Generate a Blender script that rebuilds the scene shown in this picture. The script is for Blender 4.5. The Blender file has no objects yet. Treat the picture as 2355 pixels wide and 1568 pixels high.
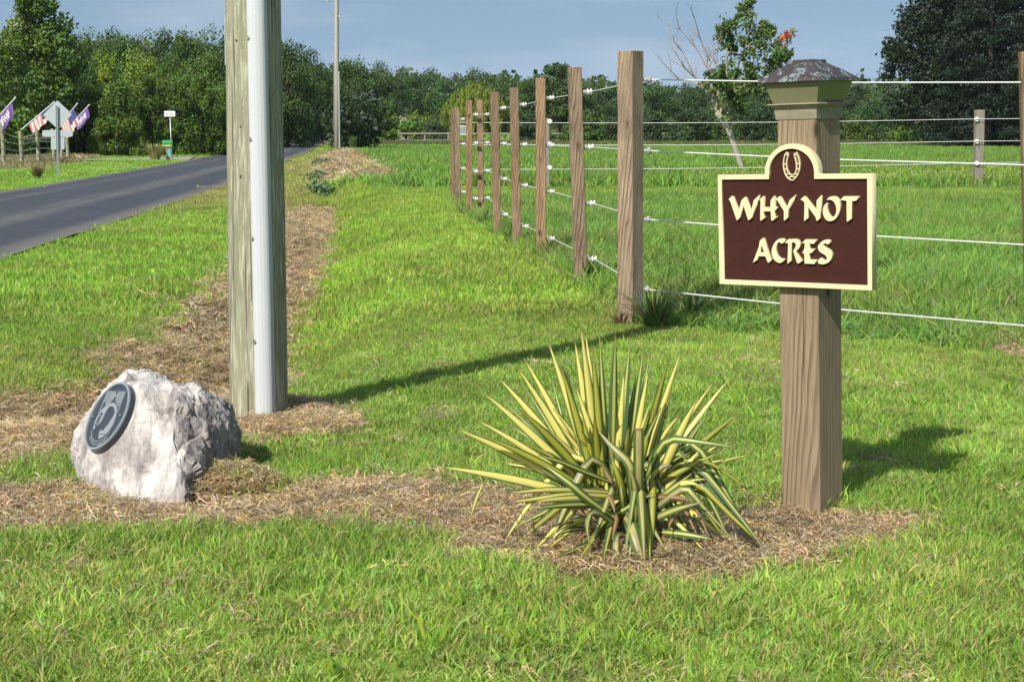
import bpy, math, random
import numpy as np
from mathutils import Vector, Matrix, noise as mnoise

RNG = np.random.default_rng(7)
random.seed(7)
R = math.radians
SC = bpy.context.scene
COL = SC.collection

# ------------------------------------------------------------------ camera
CAM_H = 1.45
PITCH = math.atan(484 / 4000)
cam_data = bpy.data.cameras.new('camera')
cam_data.sensor_width = 36.0
cam_data.lens = 4000 / 2355 * 36.0
cam_data.clip_start = 0.1
cam_data.clip_end = 6000
cam = bpy.data.objects.new('camera', cam_data)
cam.location = (0, 0, CAM_H)
cam.rotation_euler = (math.pi / 2 - PITCH, 0, 0)
COL.objects.link(cam)
SC.camera = cam

# ------------------------------------------------------------------ sky, sun, exposure
SUN_AZ, SUN_EL = R(30), R(42)          # light travels to +Y and a little to +X
SKY_STRENGTH, SUN_STRENGTH, EXPOSURE = 0.105, 4.6, 0.5
w = bpy.data.worlds.new('World')
SC.world = w
w.use_nodes = True
nt = w.node_tree
nt.nodes.clear()
out = nt.nodes.new('ShaderNodeOutputWorld')
bg = nt.nodes.new('ShaderNodeBackground')
sky = nt.nodes.new('ShaderNodeTexSky')
sky.sky_type = 'NISHITA'
sky.sun_disc = False
sky.sun_elevation = SUN_EL
sky.sun_rotation = math.atan2(-math.sin(SUN_AZ), -math.cos(SUN_AZ))
sky.altitude = 0
sky.air_density = 1.0
sky.dust_density = 0.7
sky.ozone_density = 2.6
# thin high cloud veil, all round the sky
tc = nt.nodes.new('ShaderNodeTexCoord')
mp = nt.nodes.new('ShaderNodeMapping'); mp.inputs['Scale'].default_value = (1.0, 1.0, 4.5)
nz = nt.nodes.new('ShaderNodeTexNoise'); nz.inputs['Scale'].default_value = 5.0
nz.inputs['Detail'].default_value = 7; nz.inputs['Roughness'].default_value = 0.52
rp = nt.nodes.new('ShaderNodeValToRGB')
rp.color_ramp.elements[0].position = 0.48; rp.color_ramp.elements[0].color = (0, 0, 0, 1)
rp.color_ramp.elements[1].position = 0.78; rp.color_ramp.elements[1].color = (0.5, 0.5, 0.5, 1)
mx = nt.nodes.new('ShaderNodeMix'); mx.data_type = 'RGBA'
mx.inputs[7].default_value = (5.2, 5.5, 6.0, 1)
L = nt.links.new
L(tc.outputs['Generated'], mp.inputs['Vector']); L(mp.outputs['Vector'], nz.inputs['Vector'])
L(nz.outputs['Fac'], rp.inputs['Fac']); L(rp.outputs['Color'], mx.inputs[0])
# the summer haze is thin: the blue reaches low down, the same all round
vadd = nt.nodes.new('ShaderNodeVectorMath'); vadd.operation = 'ADD'; vadd.inputs[1].default_value = (0, 0, .30)
L(tc.outputs['Generated'], vadd.inputs[0]); L(vadd.outputs[0], sky.inputs['Vector'])
tn = nt.nodes.new('ShaderNodeMix'); tn.data_type = 'RGBA'; tn.blend_type = 'MULTIPLY'; tn.inputs[0].default_value = 1.0
tn.inputs[7].default_value = (1.43, 1.26, 1.0, 1)
L(sky.outputs['Color'], tn.inputs[6]); L(tn.outputs[2], mx.inputs[6]); L(mx.outputs[2], bg.inputs['Color'])
bg.inputs['Strength'].default_value = SKY_STRENGTH
L(bg.outputs['Background'], out.inputs['Surface'])

sun_data = bpy.data.lights.new('sun', 'SUN')
sun_data.energy = SUN_STRENGTH
sun_data.angle = R(0.53)
sun_data.color = (1.0, 0.935, 0.83)
sun = bpy.data.objects.new('sun', sun_data)
sd = Vector((math.sin(SUN_AZ) * math.cos(SUN_EL), math.cos(SUN_AZ) * math.cos(SUN_EL), -math.sin(SUN_EL)))
sun.rotation_euler = sd.to_track_quat('-Z', 'Y').to_euler()
sun.location = (-20, -30, 40)
COL.objects.link(sun)

vs = SC.view_settings
vs.view_transform = 'Standard'; vs.look = 'None'; vs.exposure = EXPOSURE; vs.gamma = 1.0
vs.use_curve_mapping = False
SC.cycles.max_bounces = 6
SC.cycles.diffuse_bounces = 3
SC.cycles.transparent_max_bounces = 6

# ------------------------------------------------------------------ helpers: where things stand
FW = Vector((0, math.cos(PITCH), -math.sin(PITCH)))
UP = Vector((0, math.sin(PITCH), math.cos(PITCH)))
CO = Vector((0, 0, CAM_H))

def ray(px, py):
    return FW + Vector((1, 0, 0)) * ((px - 1177.5) / 4000) + UP * ((784 - py) / 4000)

def at(px, py, Y):
    """the point of the place seen in direction (px, py) at ground distance Y"""
    d = ray(px, py)
    return CO + d * (Y / d.y)

def polyline_dist(x, y, pts):
    x = np.asarray(x, float); y = np.asarray(y, float)
    best = np.full(x.shape, 1e9); 
    for (x0, y0), (x1, y1) in zip(pts[:-1], pts[1:]):
        dx, dy = x1 - x0, y1 - y0
        t = np.clip(((x - x0) * dx + (y - y0) * dy) / (dx * dx + dy * dy), 0, 1)
        best = np.minimum(best, np.hypot(x - x0 - t * dx, y - y0 - t * dy))
    return best

def poly_sdf(x, y, pts):
    """signed distance, negative inside"""
    x = np.asarray(x, float); y = np.asarray(y, float)
    d = polyline_dist(x, y, list(pts) + [pts[0]])
    ins = np.zeros(x.shape, bool)
    n = len(pts)
    for i in range(n):
        x0, y0 = pts[i]; x1, y1 = pts[(i + 1) % n]
        c = ((y0 > y) != (y1 > y))
        with np.errstate(divide='ignore', invalid='ignore'):
            xi = (x1 - x0) * (y - y0) / ((y1 - y0) if y1 != y0 else 1e-9) + x0
        ins ^= c & (x < xi)
    return np.where(ins, -d, d)

def sstep(a, b, v):
    t = np.clip((v - a) / (b - a), 0, 1)
    return t * t * (3 - 2 * t)

# cheap smooth value noise on the plane
_tab = np.random.default_rng(3).random((256, 256))
def vnoise(x, y, s):
    x = np.asarray(x, float) * s + 1000.3; y = np.asarray(y, float) * s + 500.7
    xi = np.floor(x).astype(int); yi = np.floor(y).astype(int)
    fx = x - xi; fy = y - yi
    fx = fx * fx * (3 - 2 * fx); fy = fy * fy * (3 - 2 * fy)
    g = lambda a, b: _tab[a & 255, b & 255]
    return (g(xi, yi) * (1 - fx) + g(xi + 1, yi) * fx) * (1 - fy) + (g(xi, yi + 1) * (1 - fx) + g(xi + 1, yi + 1) * fx) * fy
def fbm(x, y, s, o=3):
    v = 0; a = 0.5; t = 0
    for k in range(o):
        v = v + a * vnoise(x, y, s * 2 ** k); t += a; a *= .55
    return v / t

ROAD_R = [(-4.6, -30), (-4.7, 0), (-5.0, 10), (-5.75, 19.3), (-7.5, 45.7), (-11.1, 89), (-24.2, 232), (-43, 430)]
ROAD_W = 4.9
DITCH = [(-4.2, 8.6), (-2.6, 9.3), (-1.95, 10.6), (-1.75, 12.5), (-1.95, 15), (-2.3, 20), (-2.9, 28), (-3.9, 38), (-6.3, 58), (-9.6, 88), (-11.9, 110), (-15, 140)]
MOUNDS = []      # x, y, height, radius

def road_dist(x, y):
    """signed distance to the right of the road's right edge (positive = lawn side)"""
    x = np.asarray(x, float); y = np.asarray(y, float)
    xs = np.interp(y, [p[1] for p in ROAD_R], [p[0] for p in ROAD_R])
    return x - xs

def terrain(x, y):
    x = np.asarray(x, float); y = np.asarray(y, float)
    d = polyline_dist(x, y, DITCH)
    depth = np.interp(y, [8, 9.5, 11, 16, 45, 80, 140], [.10, .20, .36, .40, .38, .30, .15])
    wd = np.interp(y, [8, 12, 30], [.55, .62, .8])
    z = -depth * np.exp(-(d / wd) ** 2)
    rd = road_dist(x, y)
    off = np.minimum(np.abs(rd), np.abs(rd + ROAD_W))
    onroad = (rd < 0.25) & (rd > -ROAD_W - .25)
    k = np.where(onroad, 0, sstep(0.2, 1.5, off))
    z = z + k * (fbm(x, y, .9, 3) - .5) * np.interp(y, [0, 12, 40], [.05, .07, .12])
    z = np.where(onroad, -.03, z)
    # a little bank between ditch and far pasture
    b = np.exp(-((x - np.interp(y, [30, 52, 60, 105], [-2.2, -4.5, -5.6, -10.0])) / .8) ** 2) * sstep(38, 52, y) * (1 - sstep(100, 112, y))
    z = z + .22 * b
    for mx_, my_, h, r in MOUNDS:
        z = z + h * np.exp(-((x - mx_) ** 2 + (y - my_) ** 2) / (r * r))
    # the land behind the field rises gently into the woods
    z = z + sstep(195, 420, y) * 5.0
    return z

def tz(x, y):
    return float(terrain(np.array([x]), np.array([y]))[0])

def ground(px, py):
    """where the line of sight through (px, py) meets the terrain"""
    d = ray(px, py)
    z = 0.0
    for _ in range(12):
        t = (z - CAM_H) / d.z
        p = CO + d * t
        z = 0.5 * z + 0.5 * tz(p.x, p.y)
    t = (z - CAM_H) / d.z
    return CO + d * t

def gpoly(pts):
    return [(g.x, g.y) for g in (ground(a, b) for a, b in pts)]

for (px, py, h, r) in [(510, 1140, .085, .16), (600, 955, .05, .24), (690, 985, .02, .25), (1480, 1270, .035, .26)]:
    g = ground(px, py); MOUNDS.append((g.x, g.y, h, r))

# where the dry cuttings lie
DRY = [gpoly(p) for p in (
    [(-300, 1108), (0, 1105), (150, 1118), (420, 1115), (560, 1120), (700, 1108), (900, 1098), (1060, 1098), (1200, 1130), (1400, 1165), (1700, 1185),
     (1800, 1168), (1990, 1178), (2120, 1192), (2150, 1225), (2080, 1262), (1850, 1285), (1700, 1338), (1500, 1352), (1300, 1338), (1180, 1298),
     (1000, 1240), (700, 1222), (450, 1212), (200, 1230), (-300, 1232)],
    [(540, 1045), (545, 925), (690, 925), (820, 950), (840, 965), (760, 985), (660, 1015), (590, 1050)],
    [(-300, 905), (0, 915), (160, 918), (232, 885), (250, 830), (300, 785), (362, 750), (415, 700), (480, 642), (560, 570), (640, 492), (690, 472), (805, 450),
     (778, 505), (760, 575), (742, 650), (712, 715), (685, 790), (675, 850), (600, 940), (540, 1000), (300, 1010), (165, 1040), (60, 1092), (-300, 1096)],
    [(775, 348), (850, 385), (866, 415), (800, 432), (735, 425), (735, 385)],
    [(2290, 790), (2370, 775), (2420, 800), (2370, 830), (2300, 815)],
)]
def dryness(x, y):
    n = (fbm(x, y, 2.6, 3) - .5)
    n2 = (fbm(x, y, .9, 3) - .5)
    v = np.zeros(np.shape(x))
    for i, p in enumerate(DRY):
        s = poly_sdf(x, y, p)
        wdt = (.10, .13, .16, .6, .2)[i]
        v = np.maximum(v, 1 - sstep(-wdt, wdt, s + n * (.34, .35, .42, 1.5, .5)[i] + n2 * (.1, .15, .3, 1, .1)[i]))
    return v

# ------------------------------------------------------------------ helpers: objects
def tag(o, label=None, cat=None, group=None, kind=None):
    if label: o['label'] = label
    if cat: o['category'] = cat
    if group: o['group'] = group
    if kind: o['kind'] = kind
    return o

def empty(name, loc=(0, 0, 0), label=None, cat=None, group=None, rot=None):
    o = bpy.data.objects.new(name, None)
    o.empty_display_size = .2
    COL.objects.link(o)
    o.location = loc
    if rot is not None: o.rotation_euler = rot
    return tag(o, label, cat, group)

def link(name, me, parent=None, mat=None, loc=None):
    o = bpy.data.objects.new(name, me)
    COL.objects.link(o)
    if mat is not None:
        for m in (mat if isinstance(mat, (list, tuple)) else [mat]): me.materials.append(m)
    if parent is not None: o.parent = parent
    if loc is not None: o.location = loc
    return o

def mesh(name, v, f, smooth=False, uv=None, mi=None):
    me = bpy.data.meshes.new(name)
    me.from_pydata([tuple(p) for p in v], [], [tuple(q) for q in f])
    if uv is not None:
        l = me.uv_layers.new(name='UVMap')
        idx = np.empty(len(me.loops), int); me.loops.foreach_get('vertex_index', idx)
        l.data.foreach_set('uv', np.asarray(uv, float)[idx].ravel())
    if mi is not None: me.polygons.foreach_set('material_index', mi)
    if smooth: me.polygons.foreach_set('use_smooth', [True] * len(me.polygons))
    me.update()
    return me

def npmesh(name, v, quads=None, tris=None, attrs=None, smooth=False):
    """fast mesh from arrays; attrs = {name: (N,3) point colours}"""
    me = bpy.data.meshes.new(name)
    v = np.asarray(v, np.float32)
    parts, sizes = [], []
    if quads is not None and len(quads): parts.append(np.asarray(quads, np.int32).ravel()); sizes.append(np.full(len(quads), 4, np.int32))
    if tris is not None and len(tris): parts.append(np.asarray(tris, np.int32).ravel()); sizes.append(np.full(len(tris), 3, np.int32))
    li = np.concatenate(parts); sz = np.concatenate(sizes)
    me.vertices.add(len(v)); me.vertices.foreach_set('co', v.ravel())
    me.loops.add(len(li)); me.loops.foreach_set('vertex_index', li)
    me.polygons.add(len(sz))
    st = np.zeros(len(sz), np.int32); st[1:] = np.cumsum(sz)[:-1]
    me.polygons.foreach_set('loop_start', st)
    if smooth: me.polygons.foreach_set('use_smooth', np.ones(len(sz), bool))
    for k, a in (attrs or {}).items():
        a = np.asarray(a, np.float32)
        if a.ndim == 1:
            at_ = me.attributes.new(k, 'FLOAT', 'POINT'); at_.data.foreach_set('value', a)
        else:
            at_ = me.attributes.new(k, 'FLOAT_COLOR', 'POINT')
            at_.data.foreach_set('color', np.concatenate([a, np.ones((len(a), 1), np.float32)], 1).ravel())
    me.update(calc_edges=True)
    me.validate()
    return me

class MB:
    """collects shapes into one mesh"""
    def __init__(s): s.v = []; s.f = []; s.m = []
    def add(s, v, f, m=0):
        o = len(s.v); s.v += [tuple(p) for p in v]; s.f += [tuple(i + o for i in q) for q in f]; s.m += [m] * len(f)
    def box(s, c, size, m=0, M=None, bev=0.0):
        hx, hy, hz = (a / 2 for a in size)
        if bev <= 0:
            v = [(x * hx, y * hy, z * hz) for z in (-1, 1) for x, y in ((-1, -1), (1, -1), (1, 1), (-1, 1))]
            f = [(3, 2, 1, 0), (4, 5, 6, 7), (0, 1, 5, 4), (1, 2, 6, 5), (2, 3, 7, 6), (3, 0, 4, 7)]
        else:
            b = bev
            ring = [(-hx + b, -hy), (hx - b, -hy), (hx, -hy + b), (hx, hy - b), (hx - b, hy), (-hx + b, hy), (-hx, hy - b), (-hx, -hy + b)]
            k = [(abs(hx) - b * .7) / hx, (abs(hy) - b * .7) / hy]
            v = []
            for z, sc in ((-hz, 1), (hz - b * .6, 1), (hz, 0)):
                for x, y in ring:
                    if sc: v.append((x, y, z))
                    else: v.append((x * k[0], y * k[1], z))
            f = [tuple(range(7, -1, -1)), tuple(range(16, 24))]
            for r_ in (0, 8):
                for i in range(8):
                    j = (i + 1) % 8
                    f.append((r_ + i, r_ + j, r_ + 8 + j, r_ + 8 + i))
        v = [Vector(p) for p in v]
        if M is not None: v = [M @ p for p in v]
        s.add([p + Vector(c) for p in v], f, m)
    def tube(s, pts, rad, n=8, m=0, cap=True):
        pts = [Vector(p) for p in pts]
        if not isinstance(rad, (list, tuple)): rad = [rad] * len(pts)
        o = len(s.v)
        t0 = (pts[1] - pts[0]).normalized()
        nrm = t0.orthogonal().normalized()
        for i, p in enumerate(pts):
            t = (pts[min(i + 1, len(pts) - 1)] - pts[max(i - 1, 0)]).normalized()
            nrm = (nrm - t * nrm.dot(t)).normalized()
            b = t.cross(nrm)
            for k in range(n):
                a = 2 * math.pi * k / n
                s.v.append(tuple(p + (nrm * math.cos(a) + b * math.sin(a)) * rad[i]))
        for i in range(len(pts) - 1):
            for k in range(n):
                j = (k + 1) % n
                s.f.append((o + i * n + k, o + i * n + j, o + (i + 1) * n + j, o + (i + 1) * n + k)); s.m.append(m)
        if cap:
            s.f.append(tuple(o + k for k in range(n - 1, -1, -1))); s.m.append(m)
            e = o + (len(pts) - 1) * n
            s.f.append(tuple(e + k for k in range(n))); s.m.append(m)
    def loft(s, rings, m=0, cap=True):
        o = len(s.v); n = len(rings[0])
        for r_ in rings: s.v += [tuple(p) for p in r_]
        for i in range(len(rings) - 1):
            for k in range(n):
                j = (k + 1) % n
                s.f.append((o + i * n + k, o + i * n + j, o + (i + 1) * n + j, o + (i + 1) * n + k)); s.m.append(m)
        if cap:
            s.f.append(tuple(o + k for k in range(n - 1, -1, -1))); s.m.append(m)
            e = o + (len(rings) - 1) * n
            s.f.append(tuple(e + k for k in range(n))); s.m.append(m)
    def mesh(s, name, smooth=False): return mesh(name, s.v, s.f, smooth, None, s.m)
    def build(s, name, mat, parent=None, loc=None, smooth=False): return link(name, s.mesh(name, smooth), parent, mat, loc)

def outline_mesh(name, loops, depth, bevel=0.0, scale=1.0):
    """filled outline(s) with holes, extruded, as a mesh in its own XY plane with Z out of the face"""
    cu = bpy.data.curves.new(name, 'CURVE'); cu.dimensions = '2D'; cu.fill_mode = 'BOTH'
    for lp in loops:
        sp = cu.splines.new('POLY'); sp.points.add(len(lp) - 1)
        for p, (x, y) in zip(sp.points, lp): p.co = (x, y, 0, 1)
        sp.use_cyclic_u = True
    cu.extrude = depth / 2; cu.bevel_depth = bevel; cu.bevel_resolution = 1
    o = bpy.data.objects.new(name, cu); COL.objects.link(o)
    dg = bpy.context.evaluated_depsgraph_get()
    me = bpy.data.meshes.new_from_object(o.evaluated_get(dg))
    bpy.data.objects.remove(o); bpy.data.curves.remove(cu)
    me.name = name
    return me

def text_mesh(ch, size, depth):
    cu = bpy.data.curves.new('lettering', 'FONT'); cu.body = ch; cu.size = size; cu.extrude = depth / 2
    cu.align_x = 'CENTER'; cu.resolution_u = 2
    o = bpy.data.objects.new('lettering', cu); COL.objects.link(o)
    dg = bpy.context.evaluated_depsgraph_get()
    me = bpy.data.meshes.new_from_object(o.evaluated_get(dg))
    bpy.data.objects.remove(o); bpy.data.curves.remove(cu)
    return me

def smooth_loop(pts, n=2):
    p = np.array(pts, float)
    for _ in range(n):
        q = np.roll(p, -1, 0)
        p = np.stack([p * .75 + q * .25, p * .25 + q * .75], 1).reshape(-1, 2)
    return [tuple(a) for a in p]

# ------------------------------------------------------------------ materials
class NT:
    def __init__(s, name):
        s.m = bpy.data.materials.new(name); s.m.use_nodes = True
        s.t = s.m.node_tree; s.t.nodes.clear()
        s.o = s.t.nodes.new('ShaderNodeOutputMaterial')
    def n(s, kind, **kw):
        x = s.t.nodes.new('ShaderNode' + kind)
        for k, v in kw.items():
            if k in x.inputs.keys(): 
                if hasattr(v, 'is_output'): s.t.links.new(v, x.inputs[k])
                else: x.inputs[k].default_value = v
            else: setattr(x, k, v)
        return x
    def l(s, a, b): s.t.links.new(a, b)
    def math(s, op, a, b=0.0, c=None):
        x = s.t.nodes.new('ShaderNodeMath'); x.operation = op
        for i, v in enumerate((a, b) if c is None else (a, b, c)):
            if hasattr(v, 'is_output'): s.l(v, x.inputs[i])
            else: x.inputs[i].default_value = v
        return x.outputs[0]
    def mix(s, f, a, b, blend='MIX'):
        x = s.t.nodes.new('ShaderNodeMix'); x.data_type = 'RGBA'; x.blend_type = blend
        for k, v in (('Factor', f), ('A', a), ('B', b)):
            sock = [i for i in x.inputs if i.name == k and (i.type == 'RGBA' or k == 'Factor' and i.type == 'VALUE')][0]
            if hasattr(v, 'is_output'): s.l(v, sock)
            else: sock.default_value = v if k == 'Factor' else (*v[:3], 1)
        return [o for o in x.outputs if o.type == 'RGBA'][0]
    def ramp(s, f, stops):
        x = s.t.nodes.new('ShaderNodeValToRGB')
        e = x.color_ramp.elements
        while len(e) < len(stops): e.new(.5)
        for el, (p, c) in zip(e, stops):
            el.position = p; el.color = (*c, 1) if not isinstance(c, (int, float)) else (c, c, c, 1)
        s.l(f, x.inputs[0]); return x.outputs[0]
    def noise(s, vec, scale, detail=4, rough=.55, dist=0.0):
        x = s.n('TexNoise', Scale=scale, Detail=detail, Roughness=rough, Distortion=dist)
        if vec is not None: s.l(vec, x.inputs['Vector'])
        return x.outputs['Fac']
    def obj(s): return s.n('TexCoord').outputs['Object']
    def mapv(s, v, scale=(1, 1, 1), rot=(0, 0, 0), loc=(0, 0, 0)):
        x = s.n('Mapping', Scale=scale, Rotation=rot, Location=loc); s.l(v, x.inputs['Vector']); return x.outputs[0]
    def bump(s, h, strength=.5, dist=.01):
        x = s.n('Bump', Strength=strength, Distance=dist); s.l(h, x.inputs['Height']); return x.outputs[0]
    def pbr(s, col, rough=.6, metal=0.0, normal=None, spec=.4, **kw):
        b = s.t.nodes.new('ShaderNodeBsdfPrincipled')
        for k, v in dict({'Base Color': col, 'Roughness': rough, 'Metallic': metal, 'Specular IOR Level': spec}, **kw).items():
            if hasattr(v, 'is_output'): s.l(v, b.inputs[k])
            else: b.inputs[k].default_value = (*v[:3], 1) if isinstance(v, tuple) else v
        if normal is not None: s.l(normal, b.inputs['Normal'])
        s.l(b.outputs[0], s.o.inputs['Surface'])
        return b

M = {}
def plain(name, col, rough=.6, metal=0.0, var=.12, scale=20, bump=0.0, spec=.4):
    t = NT(name); v = t.obj()
    n = t.noise(v, scale, 5, .6)
    c = t.mix(n, tuple(a * (1 - var) for a in col), tuple(min(1, a * (1 + var)) for a in col))
    t.pbr(c, rough, metal, t.bump(n, bump, .004) if bump else None, spec)
    M[name] = t.m
    return t.m

def wood(name, early, late, grey, freq, offs, greymix, bands=True, rough=.8, zst=.06, moss=None, warm=None, tilt=(.012, -.02)):
    t = NT(name); v = t.obj()
    info = t.n('ObjectInfo')
    rnd = info.outputs['Random']
    shift = t.n('CombineXYZ', X=t.math('MULTIPLY', t.math('SUBTRACT', rnd, .5), 0.07), Y=t.math('MULTIPLY', t.math('FRACT', t.math('MULTIPLY', rnd, 3.7)), -.06), Z=t.math('MULTIPLY', rnd, 17.0))
    va = t.n('VectorMath', operation='ADD'); t.l(v, va.inputs[0]); t.l(shift.outputs[0], va.inputs[1]); vv = va.outputs[0]
    low = t.noise(t.mapv(vv, (5, 5, .9)), 1.0, 3, .5)
    mid = t.noise(t.mapv(vv, (30, 30, 1.6)), 1.0, 4, .6)
    fine = t.noise(t.mapv(vv, (260, 260, 5)), 1.0, 4, .7)
    mv = t.mapv(vv, (1, 1, 1), (tilt[0], tilt[1], 0), offs)
    sep = t.n('SeparateXYZ'); t.l(mv, sep.inputs[0])
    r2 = t.math('SQRT', t.math('ADD', t.math('POWER', sep.outputs[0], 2.0), t.math('POWER', sep.outputs[1], 2.0)))
    ph = t.math('ADD', t.math('MULTIPLY', r2, freq), t.math('MULTIPLY', low, freq * zst))
    ph = t.math('ADD', ph, t.math('MULTIPLY', mid, .35))
    fr = t.math('FRACT', ph)
    ring = t.ramp(fr, [(0, 0.0), (.45, .12), (.80, 1.0), (.94, .9), (1, 0.0)])
    if warm is not None: early = t.mix(t.ramp(t.math('FRACT', t.math('MULTIPLY', rnd, 7.31)), [(.35, 0.0), (.9, .8)]), early, warm)
    vis = t.ramp(t.noise(t.mapv(vv, (11, 11, 1.3), (0, 0, 0), (3.1, 1.7, .4)), 1.0, 3, .5), [(.34, .25), (.58, 1.0)])
    blot = t.noise(t.mapv(vv, (7, 7, 2.0), (0, 0, 0), (9, 2, 5)), 1.0, 5, .65)
    c = t.mix(t.math('MULTIPLY', ring, vis), early, late)
    c = t.mix(t.ramp(blot, [(.40, .55), (.56, 0.0)]), c, tuple((a + b) * .42 for a, b in zip(early if isinstance(early, tuple) else late, late)))
    gm = t.ramp(t.math('ADD', t.math('MULTIPLY', low, .6), t.math('MULTIPLY', fine, .4)), [(.3, 0.0), (.72, 1.0)])
    c = t.mix(t.math('MULTIPLY', gm, greymix), c, grey)
    c = t.mix(t.ramp(fine, [(.25, .45), (.55, 0.0)]), c, tuple(a * .6 for a in late))
    if moss is not None:
        mm = t.ramp(t.noise(t.mapv(vv, (9, 9, 2.2)), 1.0, 5, .65), [(.45, 0.0), (.75, .75)])
        c = t.mix(mm, c, moss)
    if moss is not None:
        fl = t.ramp(t.noise(t.mapv(vv, (75, 75, 5)), 1.0, 5, .7), [(.50, 0.0), (.62, .85)])
        c = t.mix(fl, c, (.42, .43, .33))
    # dark checks and the odd knot
    vo = t.n('TexVoronoi', Scale=1.0); t.l(t.mapv(vv, (6, 6, 3.0)), vo.inputs['Vector'])
    kn = t.ramp(vo.outputs['Distance'], [(.07, .85), (.12, .25), (.2, 0.0)])
    c = t.mix(kn, c, tuple(a * .35 for a in late))
    ck = t.ramp(t.noise(t.mapv(vv, (70, 70, .8)), 1.0, 2, .5), [(.34, .8), (.39, 0.0)] if moss is not None else [(.27, .8), (.32, 0.0)])
    c = t.mix(ck, c, tuple(a * .3 for a in late))
    c = t.mix(1.0, c, info.outputs['Color'], 'MULTIPLY')
    h = t.math('ADD', t.math('MULTIPLY', ring, .5), t.math('MULTIPLY', fine, .8))
    h = t.math('SUBTRACT', h, ck)
    t.pbr(c, rough, 0, t.bump(h, .55, .003), .25)
    M[name] = t.m
    return t.m

wood('cedar_wood', (.275, .208, .130), (.080, .050, .028), (.305, .268, .20), 100, (.01, .02, 0), .42, zst=.055, tilt=(.03, -.02))
wood('fence_wood', (.31, .218, .135), (.072, .036, .019), (.33, .28, .215), 62, (.012, .03, 0), .42, warm=(.28, .155, .068), zst=.06, tilt=(.055, -.035))
wood('grey_wood', (0.240, 0.216, 0.184), (0.152, 0.128, 0.104), (0.288, 0.264, 0.232), 40, (.04, .1, 0), .7)
wood('pole_wood', (0.259, 0.245, 0.169), (0.158, 0.151, 0.101), (0.302, 0.295, 0.223), 30, (.3, .25, 0), .75, moss=(.19, .21, .125), zst=.02)
wood('green_post_wood', (0.288, 0.288, 0.176), (0.176, 0.176, 0.096), (0.296, 0.304, 0.216), 30, (.03, .05, 0), .6)
wood('old_pole_wood', (.36, .35, .30), (.22, .21, .17), (.40, .39, .35), 12, (.1, .1, 0), .6)
plain('white_plastic', (.46, .485, .515), .38, var=.05, scale=6)
plain('white_wire', (.56, .57, .58), .45, var=.05)
plain('grey_plastic', (.27, .29, .29), .5)
plain('ceramic', (.66, .65, .60), .3)
plain('cream_paint', (.60, .535, .335), .5, var=.10, scale=9)
plain('galvanised', (.42, .45, .46), .42, .6, var=.12, scale=30)
plain('sign_back', (.38, .42, .45), .4, .35, var=.08, scale=8)
plain('steel_post', (.27, .32, .36), .45, .5)
plain('bolt_metal', (.30, .29, .27), .4, .8)
plain('white_sign', (.80, .81, .82), .5, var=.04)
plain('black_letters', (.03, .03, .035), .6)
plain('mailbox_green', (.02, .22, .055), .35, var=.1)
plain('mailbox_yellow', (.70, .58, .03), .4)
plain('turquoise', (.05, .52, .50), .4)
plain('plaque_light', (.24, .275, .30), .45, .15, var=.06, scale=40)
plain('plaque_ink', (.045, .055, .07), .5)
plain('flag_purple', (.15, .08, .30), .8)
plain('flag_white', (.60, .57, .57), .8)
plain('flag_red', (.50, .19, .16), .8)
plain('flag_blue', (.05, .06, .20), .8)
plain('trunk_bark', (.06, .05, .04), .9, var=.4, scale=12, bump=.6)
plain('pale_bark', (.30, .28, .23), .9, var=.35, scale=18, bump=.6)
plain('dead_twig', (.26, .23, .21), .9, var=.25)
plain('tan_stone', (.42, .30, .20), .9, var=.35, scale=8, bump=.6)
plain('house_wall', (.55, .52, .45), .8)
plain('house_roof', (.18, .17, .17), .8)
plain('concrete', (.30, .29, .27), .9)

# plaque field: dark granite-like speckle
t = NT('plaque_field'); v = t.obj()
sp = t.ramp(t.noise(v, 260, 2, .8), [(.60, 0.0), (.72, 1.0)])
t.pbr(t.mix(sp, (.035, .045, .06), (.16, .185, .205)), .38, .1, None, .5); M['plaque_field'] = t.m

# sign field: sandblasted brown, lines are geometry
t = NT('sign_brown'); v = t.obj()
n = t.noise(t.mapv(v, (6, 6, 60)), 1.0, 5, .6)
t.pbr(t.mix(n, (.030, .0085, .006), (.055, .017, .012)), .55, 0, None, .18); M['sign_brown'] = t.m

# copper roof with verdigris
t = NT('copper_patina'); v = t.obj()
n1 = t.noise(t.mapv(v, (20, 20, 10), (.3, .5, .2)), 1.0, 6, .62, 1.6)
n2 = t.noise(v, 120, 3, .6)
f = t.ramp(n1, [(.535, 0.0), (.59, 1.0)])
f = t.math('MULTIPLY', f, t.ramp(n2, [(.3, .4), (.6, 1.0)]))
c = t.mix(t.noise(v, 30, 4), (.068, .056, .058), (.125, .106, .106))
t.pbr(t.mix(f, c, (.19, .255, .265)), t.math('ADD', t.math('MULTIPLY', f, .3), .42), t.math('SUBTRACT', .55, t.math('MULTIPLY', f, .55)), t.bump(n1, .15, .003)); M['copper_patina'] = t.m

# lamp panes: frosted, olive-green
t = NT('lamp_glass'); v = t.obj()
n = t.noise(v, 14, 3)
c = t.mix(n, (.20, .188, .10), (.235, .245, .145))
g = t.n('BsdfGlass', Roughness=.35, IOR=1.3); t.l(c, g.inputs['Color'])
b = t.pbr(c, .25, 0, None, .5)
ms = t.n('MixShader', Fac=.3); t.l(b.outputs[0], ms.inputs[1]); t.l(g.outputs[0], ms.inputs[2]); t.l(ms.outputs[0], t.o.inputs['Surface'])
M['lamp_glass'] = t.m

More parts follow.
